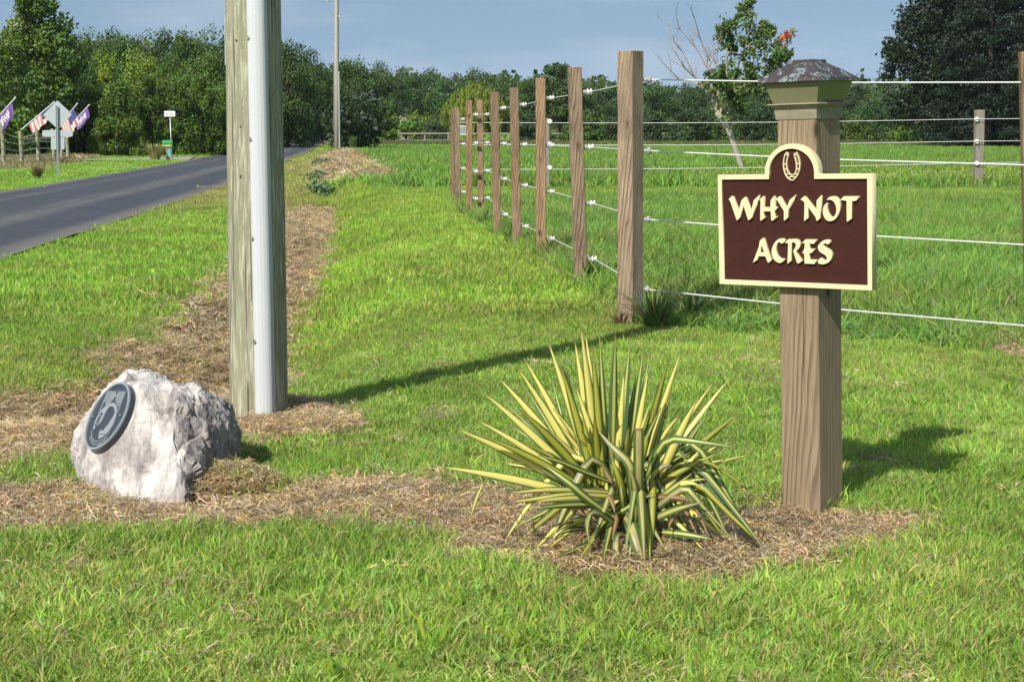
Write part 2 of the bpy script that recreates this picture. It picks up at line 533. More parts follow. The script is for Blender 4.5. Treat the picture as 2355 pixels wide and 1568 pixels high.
# collar: weathered mossy wood
t = NT('collar_wood'); v = t.obj()
n = t.noise(t.mapv(v, (8, 8, 60)), 1.0, 5, .65); n2 = t.noise(v, 30, 5, .65)
c = t.mix(n, (.165, .15, .108), (.30, .275, .205)); c = t.mix(t.ramp(n2, [(.48, 0.0), (.75, .35)]), c, (.11, .115, .06))
t.pbr(c, .85, 0, t.bump(n, .4, .003), .25); M['collar_wood'] = t.m

# boulder: white and pale violet quartzite with dark seams
t = NT('quartzite'); v = t.obj()
big = t.noise(t.mapv(v, (3.2, 3.2, 2.2), (.3, .5, .2)), 1.0, 6, .62, .8)
streak = t.noise(t.mapv(v, (19, 6, 5), (.2, .75, .4)), 1.0, 8, .72, .3)
fine = t.noise(v, 70, 6, .7)
c = t.ramp(big, [(.30, (.25, .23, .235)), (.44, (.42, .39, .375)), (.56, (.70, .67, .635)), (.75, (.80, .775, .735))])
c = t.mix(t.ramp(streak, [(.34, .85), (.52, 0.0)]), c, (.18, .155, .165))
c = t.mix(t.ramp(streak, [(.60, 0.0), (.78, .7)]), c, (.76, .73, .70))
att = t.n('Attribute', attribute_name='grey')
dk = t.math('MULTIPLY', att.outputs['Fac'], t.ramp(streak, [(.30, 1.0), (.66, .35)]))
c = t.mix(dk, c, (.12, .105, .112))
vein = t.n('TexVoronoi', feature='DISTANCE_TO_EDGE', Scale=3.1)
dv = t.n('VectorMath', operation='ADD'); t.l(v, dv.inputs[0])
nn = t.n('TexNoise', Scale=5.0, Detail=4.0); t.l(v, nn.inputs['Vector'])
sc_ = t.n('VectorMath', operation='SCALE'); t.l(nn.outputs['Color'], sc_.inputs[0]); sc_.inputs['Scale'].default_value = .35
t.l(sc_.outputs[0], dv.inputs[1]); t.l(dv.outputs[0], vein.inputs['Vector'])
c = t.mix(t.math('MULTIPLY', t.ramp(vein.outputs['Distance'], [(0.0, .6), (.012, 0.0)]), t.ramp(big, [(.45, 0.0), (.6, 1.0)])), c, (.72, .69, .64))
c = t.mix(t.ramp(fine, [(.28, .6), (.45, 0.0)]), c, (.19, .165, .145))
sep = t.n('SeparateXYZ'); t.l(v, sep.inputs[0])
h = t.math('ADD', t.math('MULTIPLY', streak, 1.2), t.math('MULTIPLY', fine, .6))
t.pbr(c, .62, 0, t.bump(h, .9, .02), .35); M['quartzite'] = t.m

# asphalt
t = NT('asphalt'); v = t.obj()
uv = t.n('UVMap').outputs[0]
sep = t.n('SeparateXYZ'); t.l(uv, sep.inputs[0])
agg = t.noise(v, 90, 4, .8)
pat = t.noise(v, .45, 6, .65)
wob = t.noise(t.mapv(uv, (1, .05, 1)), 1.0, 3, .5)
st = t.noise(t.mapv(uv, (16, .10, 1)), 1.0, 5, .65, .3)
ux = t.math('ADD', sep.outputs[0], t.math('MULTIPLY', t.math('SUBTRACT', wob, .5), .10))
trk = t.ramp(ux, [(.0, .7), (.06, .45), (.12, .0), (.27, .0), (.34, .8), (.41, .7), (.47, .05), (.68, .0), (.74, .6), (.79, .1), (.90, .05), (.97, .7)])
c = t.mix(agg, (.034, .041, .055), (.072, .080, .098))
f = t.math('MULTIPLY', trk, t.ramp(st, [(.32, .15), (.62, 1.0)]))
c = t.mix(f, c, t.mix(agg, (.11, .11, .105), (.19, .185, .175)))
c = t.mix(t.ramp(pat, [(.32, .4), (.55, 0.0)]), c, (.030, .034, .045))
ckv = t.n('TexVoronoi', feature='DISTANCE_TO_EDGE', Scale=.55); t.l(v, ckv.inputs['Vector'])
c = t.mix(t.ramp(ckv.outputs['Distance'], [(0.0, .55), (.018, 0.0)]), c, (.02, .022, .026))
edge = t.ramp(t.math('ABSOLUTE', t.math('SUBTRACT', sep.outputs[0], .5)), [(.40, 0.0), (.5, .8)])
c = t.mix(t.math('MULTIPLY', edge, t.ramp(agg, [(.3, .4), (.6, 1.0)])), c, (.20, .185, .155))
t.pbr(c, .72, 0, t.bump(agg, .5, .01), .35); M['asphalt'] = t.m
t = NT('gravel'); v = t.obj()
n = t.noise(v, 14, 5, .8)
t.pbr(t.ramp(n, [(.3, (.16, .15, .13)), (.55, (.34, .32, .29)), (.75, (.46, .44, .40))]), .9, 0, t.bump(n, .6, .02), .2); M['gravel'] = t.m

# ground: soil, thatch and cut stems
t = NT('ground_soil'); v = t.obj()
dry = t.n('Attribute', attribute_name='dry').outputs['Fac']
tall = t.n('Attribute', attribute_name='tint').outputs['Color']
n1 = t.noise(v, 1.3, 5, .6); n2 = t.noise(v, 26, 5, .75); n3 = t.noise(v, 140, 3, .7)
green = t.mix(n2, (.022, .036, .008), (.085, .115, .024))
green = t.mix(.75, green, t.mix(1.0, (.9, .95, .9), tall, 'MULTIPLY'))
thatch = t.mix(n2, (.075, .050, .022), (.30, .205, .095))
thatch = t.mix(t.ramp(n3, [(.35, .6), (.6, 0.0)]), thatch, (.06, .042, .026))
c = t.mix(dry, green, thatch)
t.pbr(c, .95, 0, t.bump(t.math('ADD', n2, n3), .6, .02), .1); M['ground_soil'] = t.m

def leafy(name, trans=.35, rough=.55, inst=False, attr='lc', gloss=.12, noise_var=.25, obcol=True):
    t = NT(name)
    c = t.n('Attribute', attribute_name=attr).outputs['Color']
    if inst:
        a = t.n('Attribute', attribute_name='tint'); a.attribute_type = 'INSTANCER'
        c = t.mix(1.0, c, a.outputs['Color'], 'MULTIPLY')
    elif obcol:
        c = t.mix(1.0, c, t.n('ObjectInfo').outputs['Color'], 'MULTIPLY')
    d = t.n('BsdfDiffuse'); tr = t.n('BsdfTranslucent'); gl = t.n('BsdfGlossy', Roughness=rough)
    t.l(c, d.inputs['Color'])
    t.l(t.mix(1.0, c, (1.15, 1.2, .75), 'MULTIPLY'), tr.inputs['Color'])
    gl.inputs['Color'].default_value = (.8, .85, .85, 1)
    m1 = t.n('MixShader', Fac=trans); t.l(d.outputs[0], m1.inputs[1]); t.l(tr.outputs[0], m1.inputs[2])
    fr = t.n('Fresnel', IOR=1.35)
    m2 = t.n('MixShader', Fac=t.math('MULTIPLY', fr.outputs[0], gloss * 4)); t.l(m1.outputs[0], m2.inputs[1]); t.l(gl.outputs[0], m2.inputs[2])
    t.l(m2.outputs[0], t.o.inputs['Surface'])
    M[name] = t.m
    return t.m
leafy('grass_blade', .40, .6, inst=True, gloss=.035)
leafy('tree_leaf', .30, .6, gloss=.03)
leafy('plant_leaf', .3, .45, gloss=.1)

# yucca leaf: UV x runs across the leaf, y along it
def yucca_mat(name, mid, edge, e0, e1, dead=0.0, tipdead=0.0):
    t = NT(name)
    uv = t.n('UVMap').outputs[0]
    sep = t.n('SeparateXYZ'); t.l(uv, sep.inputs[0])
    rnd = t.n('ObjectInfo').outputs['Random']
    off = t.n('CombineXYZ', X=t.math('MULTIPLY', rnd, 31.0), Y=t.math('MULTIPLY', rnd, 7.0))
    va = t.n('VectorMath', operation='ADD'); t.l(uv, va.inputs[0]); t.l(off.outputs[0], va.inputs[1])
    st = t.noise(t.mapv(va.outputs[0], (14, .8, 1)), 1.0, 3, .6)
    big = t.noise(t.mapv(va.outputs[0], (1.5, 2.5, 1)), 1.0, 4, .6)
    x = t.math('ABSOLUTE', t.math('SUBTRACT', sep.outputs[0], .5))
    x = t.math('ADD', x, t.math('MULTIPLY', t.math('SUBTRACT', st, .5), .22))
    f = t.ramp(x, [(e0, 0.0), (e1, 1.0)])
    c = t.mix(f, t.mix(st, tuple(a * .82 for a in mid), tuple(a * 1.12 for a in mid)), t.mix(st, tuple(a * .75 for a in edge), tuple(a * 1.25 for a in edge)))
    if dead:
        df = t.math('MULTIPLY', t.ramp(x, [(.10, 1.0), (.24, 0.0)]), t.ramp(big, [(.42, 0.0), (.55, dead)]))
        c = t.mix(df, c, t.mix(st, (.16, .085, .04), (.50, .40, .30)))
    br = t.ramp(big, [(.66, 0.0), (.76, .55)])
    c = t.mix(br, c, (.22, .13, .04))
    tp = t.ramp(sep.outputs[1], [(.94, 0.0), (.99, .9)])
    c = t.mix(tp, c, (.22, .13, .06))
    d = t.pbr(c, .42, 0, t.bump(st, .25, .002), .45)
    tr = t.n('BsdfTranslucent'); t.l(c, tr.inputs['Color'])
    ms = t.n('MixShader', Fac=.22); t.l(d.outputs[0], ms.inputs[1]); t.l(tr.outputs[0], ms.inputs[2]); t.l(ms.outputs[0], t.o.inputs['Surface'])
    M[name] = t.m
yucca_mat('yucca_gold', (.70, .64, .18), (.08, .135, .035), .27, .41)
yucca_mat('yucca_green', (.50, .50, .13), (.065, .125, .04), .10, .22)
yucca_mat('yucca_olive_shade', (.36, .36, .05), (.065, .11, .02), .20, .36)  # darker copy of the gold, with leaf shade mixed into the colour
yucca_mat('yucca_brown', (.45, .42, .13), (.065, .12, .03), .16, .28, dead=.95)
yucca_mat('yucca_dead', (.34, .235, .12), (.17, .10, .05), .10, .30)
plain('yucca_stem', (.14, .10, .06), .9, var=.4)

# ------------------------------------------------------------------ fence line (needed for the pasture's edge)
FP_PX = [(1450, 748, 118, 56), (1336, 655, 155, 31), (1245, 592, 180, 24), (1189, 568, 202, 21), (1144, 545, 212, 19), (1106, 497, 231, 15.5), (1079, 499, 231, 14.5), (1054, 478, 248, 11.5), (1041, 465, 250, 11)]
FP = [ground(a, b) for a, b, _, _ in FP_PX]
CORNER = FP[0]
RIGHT_POST = Vector((3.29, 11.15, 0))
_fy = [p.y for p in FP]; _fx = [p.x for p in FP]
def pasture(x, y):
    """1 inside the paddock, 0 on the lawn"""
    x = np.asarray(x, float); y = np.asarray(y, float)
    o = np.argsort(_fy)
    fx = np.interp(y, np.array(_fy)[o], np.array(_fx)[o])
    a = sstep(-.12, .2, x - fx) * (y < 36.5)
    sl = (RIGHT_POST.y - CORNER.y) / (RIGHT_POST.x - CORNER.x)
    fr = CORNER.y + sl * (x - CORNER.x)
    a = a * sstep(-.15, .35, y - fr - (vnoise(x, y, 3) - .5) * .5)
    return a

def tint(x, y):
    """colour of the green blades, region by region (mown lawn, verge, paddock, far field)"""
    x = np.asarray(x, float); y = np.asarray(y, float)
    lawn = np.array([.240, .415, .058]); lane = np.array([.265, .435, .055]); verge = np.array([.235, .42, .050])
    pad = np.array([.19, .365, .060]); field = np.array([.175, .335, .052]); pale = np.array([.33, .37, .10])
    c = np.broadcast_to(lawn, x.shape + (3,)).copy()
    def put(mask, col):
        nonlocal c
        c = c * (1 - mask[..., None]) + np.asarray(col) * mask[..., None]
    put(sstep(9, 15, y), lane)
    dd = x - np.interp(y, [p[1] for p in DITCH], [p[0] for p in DITCH])
    put(sstep(.2, -.5, dd) if False else (1 - sstep(-.6, .1, dd)) * sstep(8, 9, y), verge)
    put((1 - sstep(-1.2, .4, dd)) * sstep(26, 38, y) * (road_dist(x, y) > 0), pale)
    put(pasture(x, y), pad)
    put(sstep(39, 44, y) * (dd > 1.0), field)
    put(sstep(44, 47, y) * (1 - sstep(56, 62, y)) * sstep(4, 7, x), [.22, .35, .06])
    n = fbm(x, y, .8, 3) - .5; n2 = fbm(x + 40, y, 3.3, 2) - .5
    c = c * (1 + .55 * n[..., None] + .45 * n2[..., None])
    yel = np.clip((fbm(x - 90, y + 30, .55, 3) - .48) * 3, 0, 1)[..., None]
    c = c * (1 - yel * .35) + np.array([.34, .36, .085]) * yel * .35
    return np.clip(c, 0.01, 1)

# ------------------------------------------------------------------ ground, road, drive
def build_ground():
    ys = list(np.arange(-30, 3, 1.5)); y = 3.0
    while y < 1000:
        ys.append(y); y += max(.075, .0155 * y)
    ys = np.array(ys); t = np.linspace(-1, 1, 231)
    hw = 12 + .8 * np.maximum(ys, 0)
    X = hw[:, None] * (.3 * t + .7 * t ** 3)[None, :]
    Y = np.repeat(ys[:, None], len(t), 1)
    Z = terrain(X, Y)
    v = np.stack([X, Y, Z], -1).reshape(-1, 3)
    nr, ncol = X.shape
    i = np.arange(nr - 1)[:, None] * ncol + np.arange(ncol - 1)[None, :]
    q = np.stack([i, i + 1, i + ncol + 1, i + ncol], -1).reshape(-1, 4)
    me = npmesh('ground', v, q, None, {'dry': dryness(X, Y).ravel(), 'tint': tint(X, Y).reshape(-1, 3)}, True)
    o = link('ground', me, None, M['ground_soil'])
    tag(o, 'grassy ground with a shallow ditch running along the road', None, None, 'structure')
build_ground()

def strip(name, right, width, zf, mat, n=None, ncol=9, crown=0.0):
    pr = np.array(right, float)
    s = np.concatenate([[0], np.cumsum(np.hypot(*np.diff(pr, axis=0).T))])
    u = np.linspace(0, s[-1], n or 140) if n else np.unique(np.concatenate([np.arange(0, 120, .8), np.arange(120, s[-1], 4), [s[-1]]]))
    x = np.interp(u, s, pr[:, 0]); y = np.interp(u, s, pr[:, 1])
    # soften the polyline's corners
    k = np.ones(9) / 9
    xs = np.convolve(np.pad(x, 4, 'edge'), k, 'valid')
    tx, ty = np.gradient(xs), np.gradient(y); ln = np.hypot(tx, ty); nx, ny = -ty / ln, tx / ln
    v, uv, f = [], [], []
    for i in range(len(u)):
        for j in range(ncol):
            a = j / (ncol - 1)
            ed = 0 if 0 < j < ncol - 1 else (vnoise(u[i], j, 1.7) - .5) * .16
            X = xs[i] + nx[i] * (width * a + ed); Y = y[i] + ny[i] * (width * a + ed)
            v.append((X, Y, zf(X, Y) + crown * (1 - (2 * a - 1) ** 2))); uv.append((a, u[i]))
    for i in range(len(u) - 1):
        for j in range(ncol - 1):
            f.append((i * ncol + j, (i + 1) * ncol + j, (i + 1) * ncol + j + 1, i * ncol + j + 1)[::-1])
    o = link(name, mesh(name, v, f, True, uv), None, mat)
    return o
def roadz(x, y): return float(.012 + sstep(195, 420, np.array(y)) * 5.0 + (.0 if y < 190 else .05))
tag(strip('road', ROAD_R, ROAD_W, roadz, M['asphalt'], crown=.03), 'worn dark asphalt road curving away into the trees', None, None, 'structure')
# gravel drive joining the road from the left
gd = [(-60, 77.2), (-34, 78), (-24, 79), (-18.5, 81), (-15.6, 84)]
gd2 = [(-60, 82.5), (-34, 83), (-24, 85), (-19, 89), (-17.0, 94)]
v, f = [], []
for i in range(len(gd)):
    for k in range(5):
        a = k / 4
        v.append((gd[i][0] * (1 - a) + gd2[i][0] * a, gd[i][1] * (1 - a) + gd2[i][1] * a, .0))
v = [(a, b, tz(a, b) + .05) for a, b, c in v]
for i in range(len(gd) - 1):
    for k in range(4): f.append((i * 5 + k, i * 5 + k + 1, i * 5 + k + 6, i * 5 + k + 5)[::-1])
tag(link('gravel_driveway', mesh('gravel_driveway', v, f), None, M['gravel']), 'pale gravel driveway joining the road from the left', None, None, 'structure')

# ------------------------------------------------------------------ trees
def leaf_cloud(clumps, per, leaf, rng, aspect=.78, shell=.45, up=.25, hang=0.0, base=(.086, .142, .030), cvar=.36, lvar=.25):
    V, C = [], []
    for cl in clumps:
        c = np.array(cl[:3]); r = np.array(cl[3:6])
        col = np.array(base) * (1 + cvar * rng.uniform(-1, 1)) * np.array([1 + .22 * rng.uniform(-1, 1.2), 1, 1 + .25 * rng.uniform(-1, 1)])
        if len(cl) > 6: col = np.array(cl[6:9])
        n = per if np.isscalar(per) else rng.integers(per[0], per[1])
        d = rng.normal(size=(n, 3)); d /= np.linalg.norm(d, axis=1)[:, None]
        rad = shell + (1 - shell) * rng.random(n) ** .6
        rad *= 1 + .22 * rng.normal(size=n)
        p = c + d * rad[:, None] * r
        nn = d * .55 + rng.normal(size=(n, 3)) * .55; nn[:, 2] += up
        nn /= np.linalg.norm(nn, axis=1)[:, None]
        t = rng.normal(size=(n, 3)); t[:, 2] -= hang
        t -= nn * (t * nn).sum(1)[:, None]; t /= np.linalg.norm(t, axis=1)[:, None] + 1e-9
        b = np.cross(nn, t)
        s = leaf * rng.uniform(.55, 1.35, n)[:, None]
        a = s * aspect
        q = np.stack([p - t * s * .5, p + b * a * .5 + t * s * .06, p + t * s * .55 - nn * s * .1, p - b * a * .5 + t * s * .06], 1)
        V.append(q.reshape(-1, 3))
        lc = col * (1 + lvar * rng.uniform(-1, 1, (n, 1)))
        C.append(np.repeat(lc, 4, 0))
    V = np.concatenate(V); C = np.clip(np.concatenate(C), .004, 1)
    return V, np.arange(len(V)).reshape(-1, 4), C

def cloud_mesh(name, *a, **k):
    v, q, c = leaf_cloud(*a, **k)
    return npmesh(name, v, q, None, {'lc': c})

def trunk_mesh(name, h, r, limbs, rng, n=7):
    b = MB()
    pts = [(rng.normal() * r * .5 * i / 4, rng.normal() * r * .5 * i / 4, -.3 + (h + .3) * i / 4) for i in range(5)]
    b.tube(pts, [r * 1.25, r, r * .8, r * .55, r * .2], n)
    for _ in range(limbs):
        z = h * rng.uniform(.25, .8); a = rng.uniform(0, 2 * math.pi); l = h * rng.uniform(.2, .38)
        p0 = Vector((0, 0, z)); p1 = p0 + Vector((math.cos(a) * l * .5, math.sin(a) * l * .5, l * .3)); p2 = p0 + Vector((math.cos(a) * l, math.sin(a) * l, l * .65))
        b.tube([p0, p1, p2], [r * .42, r * .28, r * .08], 5)
    return b.mesh(name, True)

def crown_clumps(rng, n, w, z0, z1, cr, prof, flat=.8):
    """clump centres spread through a crown: prof(t) = relative radius at height t"""
    out = []
    while len(out) < n:
        t = rng.random(); a = rng.uniform(0, 2 * math.pi)
        pr = prof(t)
        if rng.random() > pr + .15: continue
        rr = w / 2 * pr * (rng.random() ** .42)
        s = cr * rng.uniform(.65, 1.25)
        rr = max(0, min(rr, w / 2 * pr - s * .35))
        out.append((rr * math.cos(a), rr * math.sin(a), z0 + (z1 - z0) * t, s, s, s * flat))
    return out

PROTO = {}
def proto(key, h, w_, trunk, crown): PROTO[key] = (h, w_, trunk, crown)
def make_protos():
    for k, sd in (('oak_a', 11), ('oak_b', 12), ('oak_c', 13)):
        r = np.random.default_rng(sd)
        cl = crown_clumps(r, 62, 9.4, .5, 9.5, 1.3, lambda t: (max(0, math.sin(math.pi * min(1, .22 + t * .78))) ** .6))
        proto(k, 10, 9, trunk_mesh('trunk', 8.5, .24, 6, r), cloud_mesh('crown', cl, 230, .27, r, shell=.6))
    for k, sd in (('tall_a', 21), ('tall_b', 22)):
        r = np.random.default_rng(sd)
        cl = crown_clumps(r, 95, 7.0, 1.2, 11.3, .88, lambda t: min(1, .75 + .5 * t) * (1 - t ** 3) ** .55)
        for _ in range(9):
            a = r.uniform(0, 6.28); q = r.uniform(.2, 2.0)
            cl.append((q * math.cos(a), q * math.sin(a), r.uniform(10.6, 11.9), .42, .42, .75))
        proto(k, 12, 7, trunk_mesh('trunk', 10.5, .2, 7, r), cloud_mesh('crown', cl, 165, .28, r))
    for k, sd in (('cedar_a', 31), ('cedar_b', 32)):
        r = np.random.default_rng(sd)
        cl = []
        for i in range(120):
            t = r.random() ** 1.1; a = r.uniform(0, 6.28); rr = 2.1 * (1 - t * .82) ** .8 * r.uniform(.45, 1)
            cl.append((rr * math.cos(a), rr * math.sin(a), .25 + 5.4 * t, .34, .34, .62))
        proto(k, 6.2, 4.2, trunk_mesh('trunk', 5, .12, 4, r), cloud_mesh('crown', cl, 75, .26, r, aspect=.3, shell=.1, up=.1, hang=-1.0, base=(.082, .135, .024), cvar=.4))
    r = np.random.default_rng(41)
    cl = []
    for tier in range(13):
        t = tier / 12; z = .6 + 13.2 * t; wr = 5.6 * (1 - t ** 1.7 * .82) * (1 if tier else .75)
        for i in range(int(10 + 17 * (1 - t))):
            a = r.uniform(0, 6.28); q = wr * r.uniform(.05, 1) ** .6
            s_ = r.uniform(.75, 1.25); cl.append((q * math.cos(a), q * math.sin(a), z + r.normal() * .28 - .06 * q, 1.0 * s_, 1.0 * s_, .55 * s_))
    proto('pine', 14.4, 11.5, trunk_mesh('trunk', 13, .26, 0, r), cloud_mesh('crown', cl, 150, .36, r, aspect=.3, shell=.15, up=.35, base=(.022, .036, .018), cvar=.35))
    r = np.random.default_rng(42)
    cl = crown_clumps(r, 190, 12, 1.2, 14.8, 1.2, lambda t: min(1, .7 + .9 * t) * (1 - t ** 3.4) ** .5 if t < 1 else 0, .75)
    proto('big_dark', 15, 11, trunk_mesh('trunk', 12.5, .3, 0, r), cloud_mesh('crown', cl, 150, .34, r, base=(.024, .038, .018)))
    # willow: curtains of hanging strands
    r = np.random.default_rng(51)
    V, C = [], []
    for i in range(240):
        a = r.uniform(0, 6.28); q = 3.7 * r.random() ** .5
        top = 7.1 * (1 - (q / 4.2) ** 2 * .55) - r.uniform(0, .9); ln = r.uniform(1.6, 4.2)
        col = np.array((.115, .155, .032)) * r.uniform(.75, 1.25)
        n = int(ln * 13)
        z = top - np.linspace(0, ln, n); z = np.maximum(z, .5)
        out_ = 1 + .10 * np.linspace(0, 1, n)
        p = np.stack([q * math.cos(a) * out_, q * math.sin(a) * out_, z], 1) + r.normal(size=(n, 3)) * .13
        for pp in p:
            d = r.normal(size=3); d[2] = 0; d /= np.linalg.norm(d)
            s = .34 * r.uniform(.7, 1.3); b = d * .055
            V.append([pp - b, pp + b, pp + b * .3 + np.array([0, 0, -s]) + d * .05, pp - b * .3 + np.array([0, 0, -s])])
            C.append([col * r.uniform(.8, 1.2)] * 4)
    V = np.array(V).reshape(-1, 3)
    proto('willow', 7.2, 8, trunk_mesh('trunk', 6, .25, 6, r), npmesh('crown', V, np.arange(len(V)).reshape(-1, 4), None, {'lc': np.array(C).reshape(-1, 3)}))
    for k, sd in (('shrub_a', 61), ('shrub_b', 62)):
        r = np.random.default_rng(sd)
        cl = crown_clumps(r, 55, 4.2, .15, 2.8, .55, lambda t: (1 - t ** 2.2) ** .5, .9)
        proto(k, 3.1, 4.2, trunk_mesh('stem', 2.2, .06, 5, r), cloud_mesh('foliage', cl, 110, .22, r, base=(.07, .115, .03)))
    # ridge trees far away: fewer, larger leaf clusters
    for k, sd in (('far_a', 71), ('far_b', 72)):
        r = np.random.default_rng(sd)
        cl = crown_clumps(r, 52, 9.4, .3, 9.5, 1.4, lambda t: (max(0, math.sin(math.pi * min(1, .25 + t * .75))) ** .6))
        proto(k, 10, 9, trunk_mesh('trunk', 8, .24, 3, r), cloud_mesh('crown', cl, 300, .30, r, shell=.35))
make_protos()

def tree(key, px, top, base, Y, wpx, label, cat='tree', name='tree', group=None, tintc=(1, 1, 1), yaw=None):
    h, w_, tm, cm = PROTO[key]
    g = at(px, base, Y); zt = at(px, top, Y).z
    zb = min(tz(g.x, Y), g.z + .0) if base else tz(g.x, Y)
    zb = tz(g.x, Y) if tz(g.x, Y) > g.z - 3 else g.z
    H = zt - zb
    sx = wpx * Y / 4000 / w_; sz = H / h
    e = empty(name, (g.x, Y, zb), label, cat, group)
    e.rotation_euler.z = random.uniform(0, 6.28) if yaw is None else yaw
    e.scale = (sx, sx, sz)
    shrub = key.startswith('shrub')
    a = link('stem' if shrub else 'trunk', tm, e); 
    if not tm.materials: tm.materials.append(M['trunk_bark'])
    c = link('foliage' if shrub else 'crown', cm, e)
    if not cm.materials: cm.materials.append(M['tree_leaf'])
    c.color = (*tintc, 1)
    return e

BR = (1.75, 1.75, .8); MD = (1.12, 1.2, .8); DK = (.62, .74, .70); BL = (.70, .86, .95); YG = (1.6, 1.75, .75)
TREES = [
 # left wood, in front
 ('tall_a', 98, -22, 372, 96, 215, 'tallest leafy tree at far left rising to the top of the frame', MD),
 ('oak_b', -45, 48, 372, 90, 250, 'broad leafy tree cut by the left edge behind the purple flag', MD),
 ('oak_a', 205, 190, 372, 101, 190, 'rounded leafy tree overhanging the dark gravel drive mouth', BR),
 ('cedar_a', 272, 178, 368, 96, 150, 'feathery bright green tree left of the street name sign', (1.25, 1.3, .9)),
 ('cedar_b', 338, 168, 368, 98, 140, 'feathery green tree right behind the ornamental grass clump', MD),
 ('cedar_a', 402, 172, 362, 99, 150, 'feathery green tree behind the street name sign', MD),
 ('cedar_b', 468, 168, 358, 101, 140, 'feathery green tree between street name sign and big pole', MD),
 ('cedar_a', 530, 190, 356, 104, 140, 'feathery yellowish green tree partly hidden by the big pole', BR),
 ('oak_c', 30, 92, 372, 112, 220, 'dark crown filling the gap behind the leaning flags', DK),
 ('oak_a', 150, 100, 372, 118, 180, 'dark shaded tree above the tan stone', DK),
 ('oak_c', 238, 118, 366, 122, 130, 'yellow green round crown in the middle of the left wood', BR),
 ('oak_b', 312, 106, 366, 122, 140, 'light green round crown above the feathery trees', BR),
 ('oak_c', 405, 130, 362, 118, 140, 'mid green crown just above the feathery trees', MD),
 ('oak_a', 480, 112, 362, 124, 130, 'olive crown beside the left edge of the big pole', MD),
]
BACK = [(178, 68, 'oak_a'), (222, 64, 'oak_b'), (262, 74, 'oak_c'), (300, 76, 'tall_b'), (345, 70, 'oak_b'), (390, 74, 'oak_a'), (432, 66, 'tall_a'), (486, 56, 'oak_c'), (545, 62, 'oak_b'), (596, 66, 'oak_a')]
TREES2 = [
 ('oak_a', 662, 86, 338, 150, 150, 'tall dark tree touching the right side of the big pole', DK),
 ('tall_b', 610, 96, 340, 160, 140, 'dark tree behind the white conduit pole', DK),
 ('oak_c', 716, 118, 332, 190, 110, 'dark tree over the road where it enters the wood', DK),
 ('oak_b', 690, 170, 330, 236, 130, 'shaded tree at the far end of the road', DK),
 ('oak_c', 752, 182, 328, 192, 90, 'low dark tree overhanging the road left of the thin pole', DK),
 ('oak_a', 812, 130, 332, 196, 150, 'large dark round tree right of the thin utility pole', DK),
 ('oak_b', 868, 158, 332, 198, 110, 'dark tree behind the bright young tree', DK),
 ('oak_c', 770, 150, 330, 200, 110, 'dark tree behind the thin utility pole', DK),
 ('shrub_a', 806, 268, 334, 190, 80, 'dark bush at the foot of the large dark round tree', DK),
 ('tall_b', 882, 233, 336, 174, 72, 'bright young tree standing in the paddock edge', YG),
 ('shrub_b', 960, 258, 330, 192, 100, 'low yellow green bush left of the willow', BR),
 ('shrub_a', 1003, 282, 330, 190, 70, 'low dark bush at the left foot of the willow', DK),
 ('willow', 1092, 182, 330, 196, 165, 'pale yellow green weeping willow behind the wire fence', (1.5, 1.5, 1.1)),
 ('tall_a', 1282, 146, 334, 190, 150, 'dark two-topped tree behind the tall fence posts', DK),
 ('oak_a', 1222, 178, 332, 196, 110, 'dark tree between willow and two-topped tree', DK),
 ('oak_b', 1355, 205, 332, 194, 120, 'dark tree left of the corner fence post', DK),
 ('shrub_b', 1345, 250, 336, 178, 110, 'mid green bush behind the second fence post', MD),
 ('shrub_a', 1225, 262, 334, 178, 90, 'dark bush under the tree beside the willow', DK),
]
RIDGE = [(880, 146), (930, 150), (985, 160), (1040, 164), (1095, 160), (1132, 162), (1168, 170), (1212, 174), (1262, 186), (1320, 186), (1380, 184), (1440, 192), (1500, 190), (1560, 188), (1620, 194), (1680, 196), (1740, 200), (1800, 198), (1860, 200), (1920, 196), (1980, 192), (2035, 196), (2095, 196), (2160, 196), (2230, 196), (2300, 196), (2370, 196), (835, 150), (790, 150)]
HEDGE = [(1405, 268, 80, 'dark bush just left of the corner fence post', DK), (1495, 262, 95, 'dark bush to the right of the corner post', DK), (1585, 252, 110, 'tall dark bush under the bare branches of the forked tree', DK),
 (1672, 262, 90, 'dark bush behind the forked tree trunk', MD), (1745, 250, 95, 'round dark bush between forked tree and sign post', DK),
 (1835, 268, 90, 'bush hidden behind the sign post', DK), (1965, 262, 80, 'mid green bush at right of the lamp post', MD),
 (2035, 258, 90, 'dark bush below the gap of open sky', DK), (2100, 252, 105, 'light green bush in front of the dark pines', BR),
 (2185, 280, 90, 'low grassy bush below the dark pines', YG), (2275, 272, 50, 'small dark round bush just right of the grey paddock post', DK), (2330, 272, 90, 'bush at the right frame edge below the pines', YG)]
for key, px, top, base, Y, wpx, lab, tc_ in TREES + TREES2:
    sh = key.startswith('shrub')
    tree(key, px, top, base, Y, wpx, lab, 'bush' if sh else 'tree', 'bush' if sh else {'w': 'willow_tree', 'c': 'cedar_tree'}.get(key[0], 'leafy_tree'), None, tc_)
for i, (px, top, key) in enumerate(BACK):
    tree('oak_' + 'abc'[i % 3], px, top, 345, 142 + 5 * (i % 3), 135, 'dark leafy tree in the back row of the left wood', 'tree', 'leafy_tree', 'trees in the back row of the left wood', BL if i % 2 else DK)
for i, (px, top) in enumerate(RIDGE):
    tree('far_a' if i % 2 else 'far_b', px, top, 322, 265 + 14 * (i % 3), 125, 'distant tree on the hazy wooded ridge behind the paddock', 'tree', 'ridge_tree', 'trees on the distant wooded ridge', [BL, DK, (.6, .68, .8)][i % 3])
